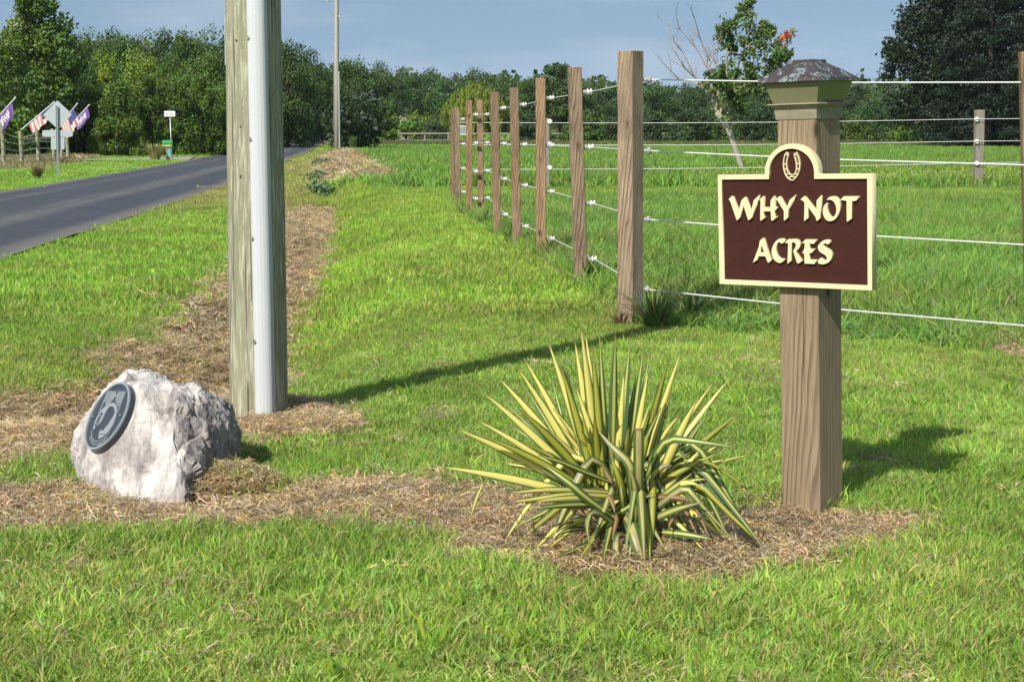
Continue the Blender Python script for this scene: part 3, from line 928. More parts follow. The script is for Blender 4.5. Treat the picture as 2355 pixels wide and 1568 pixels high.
for px, top, wpx, lab, tc_ in HEDGE:
    tree('shrub_a' if px % 2 else 'shrub_b', px, top, 334, 171 + (px % 7) * 1.3, wpx, lab, 'bush', 'bush', 'bushes along the far paddock fence', tc_)
tree('big_dark', 2178, -60, 312, 150, 270, 'dark leafy tree left of the big pine, sky at its left side', 'tree', 'leafy_tree', None, (.60, .76, .56))
tree('pine', 2272, -80, 308, 142, 340, 'big dark pine with tiered needle clumps at the upper right', 'tree', 'pine_tree', None, (.62, .76, .60))
tree('big_dark', 2250, -90, 308, 166, 300, 'dark tree filling in behind the big pine', 'tree', 'leafy_tree', None, (.60, .76, .56))
tree('pine', 2410, -60, 308, 150, 290, 'dark pine cut by the right frame edge', 'tree', 'pine_tree', None, (.6, .72, .58))

# far-off wood behind everything, one mass nobody could count
def far_wood():
    r = np.random.default_rng(90)
    cl = []
    for i in range(760):
        x = r.uniform(-190, 190); y = r.uniform(285, 345)
        hgt = 6.5 + 7.5 * float(sstep(-5, -80, np.array([x]))[0]) + r.uniform(-1, 1)
        if -42 < x < -24 and y < 320: hgt *= .8
        z = tz(x, y) + r.uniform(.5, hgt)
        cl.append((x, y, z, 3.2, 3.2, 2.4))
    o = link('distant_wood', cloud_mesh('distant_wood', cl, 55, 1.3, r, base=(.06, .10, .035), cvar=.3), None, M['tree_leaf'])
    tag(o, 'dark wooded backdrop closing the view behind the paddock', 'woodland', None, 'stuff')
    # shaded understorey that closes the left wood below its crowns
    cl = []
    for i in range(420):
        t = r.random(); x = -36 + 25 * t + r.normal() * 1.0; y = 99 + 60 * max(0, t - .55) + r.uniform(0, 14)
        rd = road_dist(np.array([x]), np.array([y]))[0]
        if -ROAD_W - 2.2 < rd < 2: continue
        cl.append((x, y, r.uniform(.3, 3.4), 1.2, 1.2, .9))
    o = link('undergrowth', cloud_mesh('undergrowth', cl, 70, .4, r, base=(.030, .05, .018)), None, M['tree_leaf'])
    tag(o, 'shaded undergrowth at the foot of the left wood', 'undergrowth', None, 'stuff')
far_wood()

# the young forked tree in the paddock: one bare side, one leafy side, a red sprig
def forked_tree():
    Y = 60.0
    base = at(1711, 398, Y); base.z = tz(base.x, Y)
    root = empty('forked_tree', base, 'young forked tree with bare left branches and a sprig of red leaves', 'tree')
    P = lambda px, py, dy=0.0: at(px, py, Y + dy) - base
    b = MB()
    b.tube([P(1711, 400), P(1703, 378), P(1690, 340), P(1676, 300), P(1662, 275), P(1648, 258)], [.115, .10, .10, .105, .11, .10], 9)
    b.build('trunk', M['pale_bark'], root, smooth=True)
    rng = random.Random(5)
    twig = MB()
    def branch(p, d, l, r, depth, store, wob=.25, upb=.25, kids=(3, 5), tips=None):
        pts = [p]; q = p.copy(); dd = d.normalized(); n = 4
        for i in range(n):
            dd = (dd + Vector((rng.gauss(0, wob), rng.gauss(0, wob), rng.gauss(0, wob) + upb)) * .28).normalized()
            q = q + dd * l / n; pts.append(q.copy())
        store.tube(pts, [r * (1 - .8 * i / n) for i in range(n + 1)], 5 if depth else 4, cap=False)
        if tips is not None: tips += [(pts[2], depth), (pts[3], depth), (pts[4], depth)]
        if depth > 0:
            for k in range(rng.randint(*kids)):
                j = rng.randint(1, n); a = (pts[j] - pts[j - 1]).normalized()
                side = Vector((rng.gauss(0, 1), rng.gauss(0, .8), rng.gauss(.25, .6))).normalized()
                branch(pts[j], a * .9 + side * .75, l * rng.uniform(.45, .7), r * .5, depth - 1, store, wob, upb, kids, tips)
    for pts, r in (([(1655, 268), (1640, 235), (1622, 205), (1600, 180), (1575, 158), (1555, 125)], .05), ([(1640, 235), (1636, 190), (1628, 160), (1600, 110), (1565, 70)], .05),
                   ([(1634, 175), (1632, 140), (1610, 90), (1598, 45)], .038), ([(1622, 205), (1590, 190), (1562, 183), (1545, 165)], .03), ([(1648, 245), (1653, 200), (1648, 150), (1652, 95)], .04),
                   ([(1600, 180), (1570, 120), (1548, 90)], .03), ([(1628, 160), (1645, 125), (1655, 100)], .025)):
        w3 = [P(a, c, rng.uniform(-.5, .5)) for a, c in pts]; w3[0] = P(*pts[0])
        twig.tube(w3, [r * (1 - .75 * i / (len(w3) - 1)) for i in range(len(w3))], 5, cap=False)
        for i in range(1, len(w3)):
            for k in range(3):
                a = (w3[i] - w3[i - 1]).normalized()
                branch(w3[i], a + Vector((rng.gauss(-.15, .5), rng.gauss(0, .5), rng.gauss(.3, .3))), rng.uniform(.5, 1.0), r * .32, 1, twig, .3, .3, (1, 3))
    twig.build('bare_branch', M['dead_twig'], root)
    live = MB(); tips = []
    mains = [([(1655, 266), (1664, 225), (1690, 170), (1715, 110), (1728, 40)], .06), ([(1672, 262), (1690, 215), (1720, 190), (1760, 150), (1772, 95)], .045),
             ([(1664, 235), (1672, 180), (1670, 120), (1680, 70)], .04), ([(1690, 215), (1740, 205), (1790, 175), (1800, 140)], .03), ([(1668, 250), (1655, 215), (1668, 195)], .025)]
    for pts, r in mains:
        w3 = [P(a, c, rng.uniform(-.6, .6)) for a, c in pts]; w3[0] = P(*pts[0])
        live.tube(w3, [r * (1 - .8 * i / (len(w3) - 1)) for i in range(len(w3))], 6, cap=False)
        for i in range(1, len(w3)):
            for k in range(3):
                branch(w3[i], Vector((rng.gauss(.1, 1), rng.gauss(0, .9), rng.gauss(.25, .6))), rng.uniform(.35, .75), r * .4, 1, live, .3, .1, (1, 2), tips)
    live.build('branch', M['pale_bark'], root)
    r = np.random.default_rng(6)
    cl = []
    spots = [(1690, 62), (1712, 48), (1728, 36), (1745, 70), (1722, 75), (1700, 90), (1675, 80), (1665, 105), (1690, 115), (1715, 105), (1740, 100), (1765, 92), (1772, 68), (1780, 115), (1760, 125), (1735, 130), (1710, 135),
             (1685, 145), (1668, 150), (1665, 165), (1690, 168), (1720, 160), (1745, 155), (1770, 145), (1785, 150), (1715, 180), (1740, 182), (1690, 190), (1765, 175), (1672, 185), (1700, 205), (1725, 205), (1750, 205), (1680, 222),
             (1660, 240), (1652, 258), (1668, 262), (1700, 228), (1790, 165), (1715, 60), (1655, 88), (1672, 58), (1705, 22), (1735, 58)]
    for a, c in spots:
        p = P(a, c, rng.uniform(-.8, .8)); s = .22 + .14 * r.random()
        cl.append((p.x, p.y, p.z, s, s, s))
    for p, d in tips:
        if r.random() < .75: cl.append((p.x, p.y, p.z, .13, .13, .14))
    me = cloud_mesh('crown', cl, 52, .13, r, aspect=.6, shell=.0, up=.1, hang=.8, base=(.10, .165, .045), cvar=.35)
    link('crown', me, root, M['tree_leaf'])
    cl = []; tw = MB()
    pts = [P(1775, 165), P(1790, 135, .2), P(1808, 110, .2), P(1826, 70, .2)]
    tw.tube(pts, [.018, .014, .01, .005], 5, cap=False)
    for a, c in [(1783, 140), (1790, 120), (1797, 132), (1803, 108), (1812, 98), (1818, 85), (1825, 72), (1812, 82), (1800, 92), (1795, 88), (1808, 75)]:
        p = P(a, c, .2); k = r.random()
        col = (.50, .13, .06) if k < .5 else (.36, .17, .05) if k < .75 else (.14, .17, .04)
        cl.append((p.x, p.y, p.z, .13, .13, .13) + col)
    sp = link('red_sprig', cloud_mesh('red_sprig', cl, 26, .125, r, aspect=.6, shell=.0, up=.1, hang=.8), root, M['tree_leaf'])
    sp['label'] = 'sprig of red autumn leaves'
    tw.build('twig', M['dead_twig'], sp)
forked_tree()

# ------------------------------------------------------------------ near utility pole with white conduit
def near_pole():
    Yp = ground(595, 948).y
    base = at(595, 948, Yp); base.z = tz(base.x, Yp)
    k = Yp / 4000
    root = empty('utility_pole', base, 'thick weathered utility pole with white plastic conduit up its front', 'utility pole')
    top = at(582, 0, Yp)
    ax = (top - base); ax = ax / ax.z
    H = 9.5
    r0, r1 = 67 * k, 62.5 * k
    def axis(z): return Vector((ax.x * z, ax.y * z, z))
    def rad(z): return r0 + (r1 - r0) * z / (945 * k) if z < 3 else max(.1, r0 + (r1 - r0) * z / (945 * k))
    # pole with shallow long checks cut into it
    N = 72; v = []; f = []
    zs = [-.4] + [i * .12 for i in range(0, 24)] + [3.2 + i * .5 for i in range(13)]
    for z in zs:
        c = axis(z); rr = rad(max(z, 0))
        for j in range(N):
            a = 2 * math.pi * j / N
            d = mnoise.noise(Vector((math.cos(a) * 9, math.sin(a) * 9, z * .45))) * .0035 + mnoise.noise(Vector((math.cos(a) * 2, math.sin(a) * 2, z * .8))) * .004
            chk = mnoise.noise(Vector((math.cos(a) * 16, math.sin(a) * 16, z * .35 + 7)))
            if chk > .42: d -= .007
            v.append(c + Vector((math.cos(a) * (rr + d), math.sin(a) * (rr + d), 0)))
    for i in range(len(zs) - 1):
        for j in range(N):
            q = (j + 1) % N
            f.append((i * N + j, i * N + q, (i + 1) * N + q, (i + 1) * N + j))
    f.append(tuple((len(zs) - 1) * N + j for j in range(N)))
    link('pole', mesh('pole', v, f, True), root, M['pole_wood'])
    # conduit: rounded U channel with side flanges, standing off the pole's front
    def prof(z):
        pb = at(618, 945, Yp); pt = at(597.5, 0, Yp)
        t = z / (pt.z - base.z)
        x = (pb.x - base.x) + (pt.x - pb.x) * t
        cx = axis(z)
        wdt = .044; yb = -math.sqrt(max(.001, (rad(z)) ** 2 - (x - cx.x) ** 2)) + cx.y + .03
        yf = -rad(z) + cx.y - .036
        pts = [(x - wdt - .006, yb), (x - wdt - .006, yb - .018), (x - wdt, yb - .02)]
        for q in range(9):
            a = math.pi * (1 - q / 8)
            pts.append((x + math.cos(a) * wdt, yf + .026 - math.sin(a) * .026))
        pts += [(x + wdt, yb - .03), (x + wdt + .006, yb - .028), (x + wdt + .006, yb + .01)]
        return [(a, c, z) for a, c in pts]
    b = MB(); b.loft([prof(z) for z in (-.05, .5, 1, 1.5, 2.0, 2.6, 3.4)])
    b.build('conduit', M['white_plastic'], root, smooth=False)
    for px, py in ((599, 788), (592, 550), (587, 321), (579, 87)):
        z = at(px, py, Yp - .2).z - base.z
        p = prof(z); q = Vector(p[4]) + Vector((.006, -.001, 0))
        s = MB(); s.tube([q + Vector((0, .004, 0)), q + Vector((-.002, -.004, 0))], [.013, .013], 10); s.tube([q + Vector((-.002, -.004, 0)), q + Vector((-.003, -.012, 0))], [.0085, .0075], 6)
        s.build('screw', M['bolt_metal'], root)
    # ground wire moulding on the left flank, old nails and staples
    w_ = MB(); xs = -r1 * 1.0 - .006
    p0 = at(519, 150, Yp) - base; p1 = at(517.5, 35, Yp) - base
    w_.tube([p0, p1], .004, 6); w_.build('ground_wire', M['galvanised'], root)
    for px, py in ((564, 405), (562, 292), (552, 96)):
        p = at(px, py, Yp) - base; c = axis(p.z); d = -math.sqrt(max(.0, rad(p.z) ** 2 - (p.x - c.x) ** 2))
        s = MB(); s.tube([(p.x, c.y + d + .006, p.z), (p.x + .001, c.y + d - .003, p.z)], .009 if py > 400 else .005, 8); s.build('nail_hole', M['trunk_bark'], root)
    s = MB(); p = at(524, 591, Yp) - base; s.box((p.x - .004, 0, p.z), (.02, .01, .006)); s.build('staple', M['galvanised'], root)
near_pole()

def thin_pole():
    Y = 102.0
    b0 = at(774.5, 354, Y); b0.z = tz(b0.x, Y)
    root = empty('utility_pole', b0, 'tall thin grey utility pole beside the far road', 'utility pole')
    k = Y / 4000
    t = at(774, 0, Y) - b0
    b = MB(); e = t * 1.25
    b.tube([(0, 0, -.5), t * .5, t, e], [6.4 * k, 5.6 * k, 5.0 * k, 4.4 * k], 12); b.build('pole', M['old_pole_wood'], root, smooth=True)
    b = MB(); p = at(780.5, 345, Y) - b0; q = at(779, 165, Y) - b0
    b.tube([p + Vector((0, -.05, 0)), q + Vector((0, -.05, 0))], 1.9 * k, 6); b.build('conduit', M['white_plastic'], root)
    b = MB(); p = at(768.5, 150, Y) - b0; q = at(766.5, 300, Y) - b0; b.tube([p, at(767.5, 220, Y) - b0, q], .8 * k, 5); b.build('guy_wire', M['grey_wood'], root)
    b = MB(); b.tube([at(772, 38, Y) - b0, at(762, 34, Y) - b0, at(757, 18, Y) - b0, at(755, 2, Y) - b0, at(753, -25, Y) - b0], 1.0 * k, 5); b.build('service_wire', M['steel_post'], root)
    b = MB()
    for i in range(4): c = at(754, 2 - i * 3, Y) - b0; b.tube([c, c + Vector((0, 0, .04))], (.09, .06, .09, .06)[i], 8)
    b.build('insulator', M['ceramic'], root)
    b = MB(); c = at(779, 38, Y) - b0; b.box(c, (.18, .12, .1)); b.build('bracket', M['galvanised'], root)
thin_pole()

# ------------------------------------------------------------------ paddock fence at the lawn
INS_ME = None
def insulator_mesh():
    global INS_ME
    if INS_ME is None:
        b = MB()
        b.tube([(0, 0, 0), (.055, 0, 0)], .021, 10, 0)
        b.tube([(.055, 0, 0), (.066, 0, 0), (.068, 0, 0), (.084, 0, 0), (.086, 0, 0), (.098, 0, 0), (.104, 0, 0)], [.031, .031, .019, .019, .031, .031, .02], 12, 1)
        INS_ME = b.mesh('insulator'); INS_ME.materials.append(M['grey_plastic']); INS_ME.materials.append(M['ceramic'])
    return INS_ME

def near_fence():
    c0 = FP[0].copy(); c0.z = tz(c0.x, c0.y)
    root = empty('wire_fence', c0, 'paddock fence of square wooden posts strung with four white wires', 'fence')
    runs = [[], [], [], []]
    ins_px = {1: [(1322, 212), (1330, 339), (1334, 468), (1338, 596)], 2: [(1243, 226), (1243, 335), (1243, 441), (1243, 549)],
              3: [(1182, 241), (1185, 333), (1188, 427), (1190, 521)], 4: [(1140, 249), (1142, 331), (1144, 412), (1145, 494)]}
    for i, (px, py, tp, wpx) in enumerate(FP_PX):
        g = FP[i].copy(); g.z = tz(g.x, g.y)
        k = g.y / 4000
        tx = {0: 1450, 1: 1321, 2: 1243, 3: 1182, 4: 1137, 5: 1103.5, 6: 1079, 7: 1051, 8: 1042}[i]
        top = at(tx, tp, g.y)
        h = top.z - g.z
        lean = math.atan2(top.x - g.x, h)
        w_ = .141 if i == 0 else min(.15, wpx * k * .93)
        b = MB(); b.box((0, 0, (h - .35) / 2), (w_, w_, h + .35), bev=.006)
        rz = R(-42) if i == 0 else R(4 + 3 * math.sin(i * 2.1))
        post = b.build('post', M['fence_wood'], root, loc=g - c0)
        post.rotation_euler = Matrix.Rotation(lean, 3, 'Y').to_euler(); post.rotation_euler = (Matrix.Rotation(lean, 3, 'Y') @ Matrix.Rotation(rz, 3, 'Z')).to_euler()
        post.color = ((1.12, 1.18, 1.24, 1), (.98, 1.02, 1.08, 1), (1.06, .98, .90, 1), (.95, .90, .86, 1), (.92, .88, .84, 1), (1.08, 1.04, 1.0, 1), (1.10, .95, .80, 1), (.92, .92, .92, 1), (.80, .78, .78, 1))[i]
        if i == 0: post['label'] = 'corner post, the thickest and nearest'
        for wi in range(4):
            if i == 0:
                # round knob insulators on the paddock side of the corner post
                z = at(1484, (183, 347, 505, 666)[wi], g.y).z
                p = Vector((g.x + .084, g.y + .02, z))
                s = MB(); s.tube([(0, 0, 0), (.035, -.006, 0)], .012, 8); s.tube([(.03, -.005, 0), (.04, -.006, 0), (.055, -.008, 0), (.065, -.009, 0)], [.018, .028, .028, .018], 10)
                s.build('knob_insulator', M['grey_plastic'], root, loc=p - c0 - Vector((.005, 0, 0)), smooth=False)
                runs[wi].append(p + Vector((.035, -.005, 0)))
                continue
            if i in ins_px:
                a, c = ins_px[i][wi]; z = at(a, c, g.y).z
            else:
                # the same four heights as at the nearer posts
                z = tz(g.x, g.y) + (1.80, 1.30, .80, .32)[wi] * (h / 2.05 if i < 7 else .93)
            fx = g.x + math.sin(lean) * (z - g.z)
            s = link('insulator', insulator_mesh(), root, None, Vector((fx + w_ / 2 - .004, g.y - .01, z)) - c0)
            runs[wi].append(Vector((fx + w_ / 2 + .076, g.y - .01, z)))
    g = RIGHT_POST.copy(); g.z = tz(g.x, g.y)
    tp = at(2352, 118, g.y); h = tp.z - g.z
    b = MB(); b.box((0, 0, (h - .3) / 2), (.09, .12, h + .3), bev=.006)
    px_b = at(2362, 575, g.y)
    lean = math.atan2((tp.x + .03) - (px_b.x + .03), tp.z - px_b.z)
    p = b.build('post', M['fence_wood'], root, loc=Vector((px_b.x + .028 - math.sin(lean) * (px_b.z - g.z), g.y, g.z)) - c0); p.rotation_euler = (0, lean, R(-8))
    p['label'] = 'post at the right edge of the view'
    for wi in range(4):
        z = at(2350, (190, 380, 563, 748)[wi], g.y - .05).z
        end = Vector((at(2352, 380, g.y).x + .02, g.y - .06, z))
        z2 = z - (runs[wi][0].z - z) * .02
        far = end + (end - runs[wi][0]) * 1.2; far.z = z + (z - runs[wi][0].z) * .1
        pts = []
        for q in list(reversed(runs[wi]))[:-1]: pts.append(q - c0)
        a = runs[wi][1]; c = runs[wi][0]
        pts.append(Vector((FP[0].x + .11, FP[0].y + .04, c.z)) - c0)
        s = MB(); s.tube(pts, .005, 6); s.build('wire', M['white_wire'], root)
        s = MB(); mid = c.lerp(end, .5) - Vector((0, 0, .012))
        s.tube([c - c0, mid - c0, end - c0, far - c0], .0052, 6); s.build('wire', M['white_wire'], root)
near_fence()

def paddock_fence():
    pts = [(1040, 44.0), (1258, 43.6), (2245, 44.5), (2900, 45)]
    def x_at(px, Y): return (px - 1177.5) / 4000 * Y
    g0 = Vector((x_at(1258, 43.6), 43.6, 0)); g0.z = tz(g0.x, g0.y)
    root = empty('wire_fence', g0, 'second wire fence with grey posts and thin white wires across the paddock', 'fence')
    hts = None
    for px, Y, tp, wpx in ((1257.5, 43.6, 272, 13), (2245, 44.5, 253, 20.5)):
        g = Vector((x_at(px, Y), Y, 0)); g.z = tz(g.x, Y)
        h = at(px, tp, Y).z - g.z; w_ = wpx * Y / 4000 * .93
        b = MB(); b.box((0, 0, (h - .4) / 2), (w_, w_, h + .4), bev=.01)
        p = b.build('post', M['grey_wood'], root, loc=g - g0); p.rotation_euler.z = R(6); p.rotation_euler.y = -.008
        ys = (275, 326, 376, 424) if px > 2000 else (280, 332, 386, 440)
        for yy in ys:
            q = at(px + (1 if px > 2000 else 7), yy, Y - w_ * .6)
            s = MB(); s.tube([(0, .03, 0), (0, 0, 0), (0, -.02, 0), (0, -.05, 0)], [.05, .05, .065, .05], 10); s.build('insulator', M['ceramic'], root, loc=q - g0)
    for a, c in ((282, 274), (333, 325), (390, 375), (441, 425)):
        Y0, Y1 = 43.5, 44.3
        p0 = at(1046, a, Y0); p1 = at(2246, c, Y1); p2 = p1 + (p1 - p0) * .5
        n = 12; w3 = [p0.lerp(p1, i / n) - Vector((0, 0, .05 * math.sin(math.pi * i / n))) for i in range(n + 1)] + [p2]
        s = MB(); s.tube([q - g0 for q in w3], .0085 if a < 400 else .007, 5); s.build('wire', M['white_wire'], root)
paddock_fence()

def rail_fence():
    Y = 182.0
    g0 = at(820, 330, Y); g0.z = tz(g0.x, Y)
    root = empty('rail_fence', g0, 'weathered grey two-rail board fence along the far side of the paddock', 'fence')
    X0, X1 = at(815, 330, Y).x, at(2480, 330, Y).x
    n = int((X1 - X0) / 2.44)
    pm = MB(); pm.box((0, 0, .62), (.16, .16, 1.3), bev=.01); pm = pm.mesh('post'); pm.materials.append(M['grey_wood'])
    rm = MB(); rm.box((0, 0, 0), (2.43, .05, .17)); rm = rm.mesh('rail'); rm.materials.append(M['grey_wood'])
    for i in range(n + 1):
        x = X0 + i * 2.44; z = tz(x, Y)
        link('post', pm, root, None, Vector((x, Y, z)) - g0)
        if i < n:
            for hgt in (.42, 1.12):
                r_ = link('rail', rm, root, None, Vector((x + 1.22, Y - .12, z + hgt)) - g0)
rail_fence()

# ------------------------------------------------------------------ across the road: fence, flags, signs, mailbox
def cross_fence():
    posts = [(6, 283, 388, 68, -.02), (-42, 280, 392, 64, 0), (48, 303, 384, 70, -.09), (86, 290, 379, 73, -.04), (122, 296, 374, 77, -.06), (140, 300, 371, 81, -.05), (154, 303, 369, 84, -.10)]
    g0 = at(6, 388, 68); g0.z = tz(g0.x, 68)
    root = empty('wire_fence', g0, 'fence of round greenish posts and white wires across the road', 'fence')
    tops = []
    for px, tp, bs, Y, ln in posts:
        g = at(px + 4, bs, Y); g.z = tz(g.x, Y); t_ = at(px - 2, tp, Y)
        b = MB(); b.tube([Vector((0, 0, -.3)), t_ - g], [.085, .075], 10); b.build('post', M['green_post_wood'], root, loc=g - g0)
        tops.append((g, t_))
    order = sorted(tops, key=lambda q: q[0].y)
    for fr in (.80, .62, .44, .27, .13):
        s = MB(); s.tube([g.lerp(t_, fr) - g0 + Vector((0, -.11, 0)) for g, t_ in order], .017, 5); s.build('wire', M['white_wire'], root)
    s = MB(); a = order[2][0].lerp(order[2][1], .76); c = order[5][0].lerp(order[5][1], .78)
    s.tube([a - g0, c - g0], .06, 8); s.build('rail', M['green_post_wood'], root)
    return order
cross_fence()

def flag(px0, py0, px1, py1, Y, kind, label, h0, h1, drop, fly=(.10, -.1)):
    a = at(px0, py0, Y); b_ = at(px1, py1, Y)
    root = empty('flag', a, label, 'flag', 'flags on the fence across the road')
    s = MB(); s.tube([(0, 0, 0), b_ - a], .028, 8); s.build('flagpole', M['white_plastic'], root)
    s = MB(); e = b_ - a; d = e.normalized(); s.tube([e, e + d * .06, e + d * .10], [.03, .045, .01], 8); s.build('finial', M['white_plastic'], root)
    hz = MB(); dvec = b_ - a
    nU, nV = 26, 13
    def pt(u, v_):
        p = dvec * (h0 + (h1 - h0) * u)
        sag = drop * v_ * (.75 + .25 * math.sin(u * 3.0 + .4))
        rip = .05 * math.sin(u * 21 + v_ * 2) * v_ + .03 * math.sin(u * 9)* v_
        return p + Vector((fly[0] * v_ + rip * .4, rip - .04 * v_, -sag))
    v = [pt(i / nU, j / nV) for i in range(nU + 1) for j in range(nV + 1)]
    f, mi = [], []
    for i in range(nU):
        for j in range(nV):
            f.append((i * (nV + 1) + j, (i + 1) * (nV + 1) + j, (i + 1) * (nV + 1) + j + 1, i * (nV + 1) + j + 1))
            u, q = (i + .5) / nU, (j + .5) / nV
            if kind == 'us':
                if u > .54 and q < .62: mi.append(2)
                else: mi.append(0 if int(i / 2) % 2 == 0 else 1)
            else: mi.append(3)
    cl = link('cloth', mesh('cloth', v, f, True, None, mi), root, [M['flag_red'], M['flag_white'], M['flag_blue'], M['flag_purple']])
    if kind != 'us':
        # white print too small to read: a band of upright strokes
        m = MB()
        for k in range(7):
            u = .16 + .095 * k; wd = .055
            q0, q1 = (.28, .72) if k % 3 else (.22, .8)
            P_ = [pt(u, q0), pt(u + wd, q0), pt(u + wd * 1.05, q1), pt(u + wd * .1, q1)]
            m.add([p + Vector((0, -.012, 0)) for p in P_], [(0, 1, 2, 3)])
            P_ = [pt(u, .5), pt(u + .09, .45), pt(u + .09, .53), pt(u, .58)]
            m.add([p + Vector((0, -.014, 0)) for p in P_], [(0, 1, 2, 3)])
        m.build('lettering', M['flag_white'], root)
flag(-28, 296, 33, 228, 68, 'p', 'purple flag with white print at the left edge of the view', .18, .90, .62)
flag(50, 298, 122, 238, 70.5, 'us', 'striped flag with blue corner left of the diamond sign', .22, .96, .46, (.12, 0))
flag(126, 302, 176, 241, 80, 'us', 'striped flag mostly hidden behind the diamond sign', .25, .86, .75, (.25, 0))
flag(153, 298, 203, 244, 84, 'p', 'purple flag with white print right of the diamond sign', .36, .95, .52, (.12, 0))

def road_sign():
    Y = 55.0
    g = at(134, 407, Y); g.z = tz(g.x, Y)
    root = empty('road_sign', g, 'back of a diamond road sign with two plates on a steel post', 'road sign')
    k = Y / 4000
    P = lambda a, c: at(a, c, Y) - g
    b = MB()
    c = P(134, 330); top = P(131.5, 243); bot = Vector((P(134, 407).x, 0, -.2))
    for dx, wd, dy in ((-.026, .012, -.02), (.026, .012, -.02), (0, .05, .0)):
        b.loft([[(bot.x + dx + sx * wd / 2, dy - .05 + sy * .012, bot.z) for sx, sy in ((-1, -1), (1, -1), (1, 1), (-1, 1))],
                [(top.x + dx + sx * wd / 2, dy - .05 + sy * .012, top.z) for sx, sy in ((-1, -1), (1, -1), (1, 1), (-1, 1))]])
    b.build('post', M['steel_post'], root)
    def plate(name, loop):
        me = outline_mesh(name, [loop], .012, .002); me.transform(Matrix(((1, 0, 0, 0), (0, 0, -1, 0), (0, 1, 0, 0), (0, 0, 0, 1))))
        link(name, me, root, M['sign_back'], Vector((0, 0.02, 0)))
    q = lambda a, c: (P(a, c).x, P(a, c).z)
    plate('diamond_plate', smooth_loop([q(131, 232), q(132, 232), q(164.5, 262), q(164.5, 264), q(135, 298), q(133, 298), q(99.5, 266), q(99.5, 264)], 1))
    plate('name_plate', smooth_loop([q(97, 302), q(99, 300), q(165, 299.5), q(167, 301.5), q(167, 312.5), q(165, 315), q(99, 315), q(97, 313)], 1))
    plate('square_plate', smooth_loop([q(117, 317), q(118, 316), q(147, 316), q(148, 317), q(148, 343), q(147, 344.5), q(118, 344.5), q(117, 343)], 1))
    for a, c in ((132, 250), (133, 285), (133.5, 307)):
        s = MB(); p = P(a, c); s.tube([p + Vector((0, -.075, 0)), p + Vector((0, -.062, 0))], .012, 6); s.build('bolt', M['bolt_metal'], root)
road_sign()

def street_sign():
    Y = 86.0; k = Y / 4000
    g = at(395.5, 366, Y); g.z = tz(g.x, Y)
    root = empty('street_name_sign', g, 'small white street name plate on a thin galvanised pole', 'street sign')
    P = lambda a, c: at(a, c, Y) - g
    b = MB(); b.tube([(0, 0, -.2), P(391, 266)], .032, 8); b.build('pole', M['galvanised'], root, smooth=True)
    lp = smooth_loop([P(378, 257), P(379, 255.8), P(402, 255.8), P(403, 257), P(403, 267), P(402, 268), P(379, 268), P(378, 267)], 1) if False else [(P(a, c).x, P(a, c).z) for a, c in ((378, 257), (379, 256), (402, 256), (403, 257), (403, 267), (402, 268.2), (379, 268.2), (378, 267))]
    me = outline_mesh('name_plate', [lp], .02, .003); me.transform(Matrix(((1, 0, 0, 0), (0, 0, -1, 0), (0, 1, 0, 0), (0, 0, 0, 1))))
    pl = link('name_plate', me, root, M['white_sign'], Vector((0, -.05, 0)))
    rot = Matrix(((1, 0, 0, 0), (0, 0, -1, 0), (0, 1, 0, 0), (0, 0, 0, 1)))
    for txt, px, py, sz in (('Sison', 387.5, 265.6, 9.8 * k), ('Ln', 399.5, 265.4, 4.6 * k)):
        me = text_mesh(txt, sz, .004); me.transform(rot)
        p = P(px, py); link('lettering', me, pl, M['black_letters'], Vector((p.x, -.018, p.z)))
street_sign()

def mailbox():
    Y = 85.0
    g = at(386, 366, Y); g.z = tz(g.x, Y)
    root = empty('mailbox', g, 'green mailbox with a yellow stripe on a wooden post', 'mailbox')
    P = lambda a, c: at(a, c, Y) - g
    b = MB(); h = P(386, 338).z; b.box((P(386, 350).x, 0, (h - .25) / 2), (.16, .12, h + .25), bev=.01); b.build('post', M['grey_wood'], root)
    z0, z1 = P(384, 337.5).z, P(384, 322.5).z; x0, x1 = P(373.5, 330).x, P(397, 330).x
    def ring(x, s):
        pts = [(-.10, z0), (-.10, z0 + (z1 - z0) * .6)]
        for i in range(7):
            a = math.pi * (1 - i / 6); pts.append((.11 * math.cos(a), z0 + (z1 - z0) * .6 + (z1 - z0) * .4 * math.sin(a)))
        pts += [(.10, z0 + (z1 - z0) * .6), (.10, z0)]
        return [(x, y * s, z) for y, z in pts]
    b = MB(); b.loft([ring(x0, 1), ring(x0 + .02, 1.06), ring(x1 - .02, 1.06), ring(x1, 1)])
    b.build('box', M['mailbox_green'], root)
    b = MB(); b.box(((x0 + x1) / 2 - .02, -.118, z0 + .045), ((x1 - x0) * .84, .008, .05)); b.build('stripe', M['mailbox_yellow'], root)
    b = MB(); b.box(((x0 + x1) / 2, 0, z0 - .03), (.36, .2, .05)); b.build('bracket', M['fence_wood'], root)
    me = outline_mesh('address_plate', [smooth_loop([(P(a, c).x, P(a, c).z) for a, c in ((387, 342), (391.5, 342), (392, 361.5), (387.5, 361.5))], 2)], .02)
    me.transform(Matrix(((1, 0, 0, 0), (0, 0, -1, 0), (0, 1, 0, 0), (0, 0, 0, 1))))
    pl = link('address_plate', me, root, M['turquoise'], Vector((0.03, -.1, 0)))
mailbox()

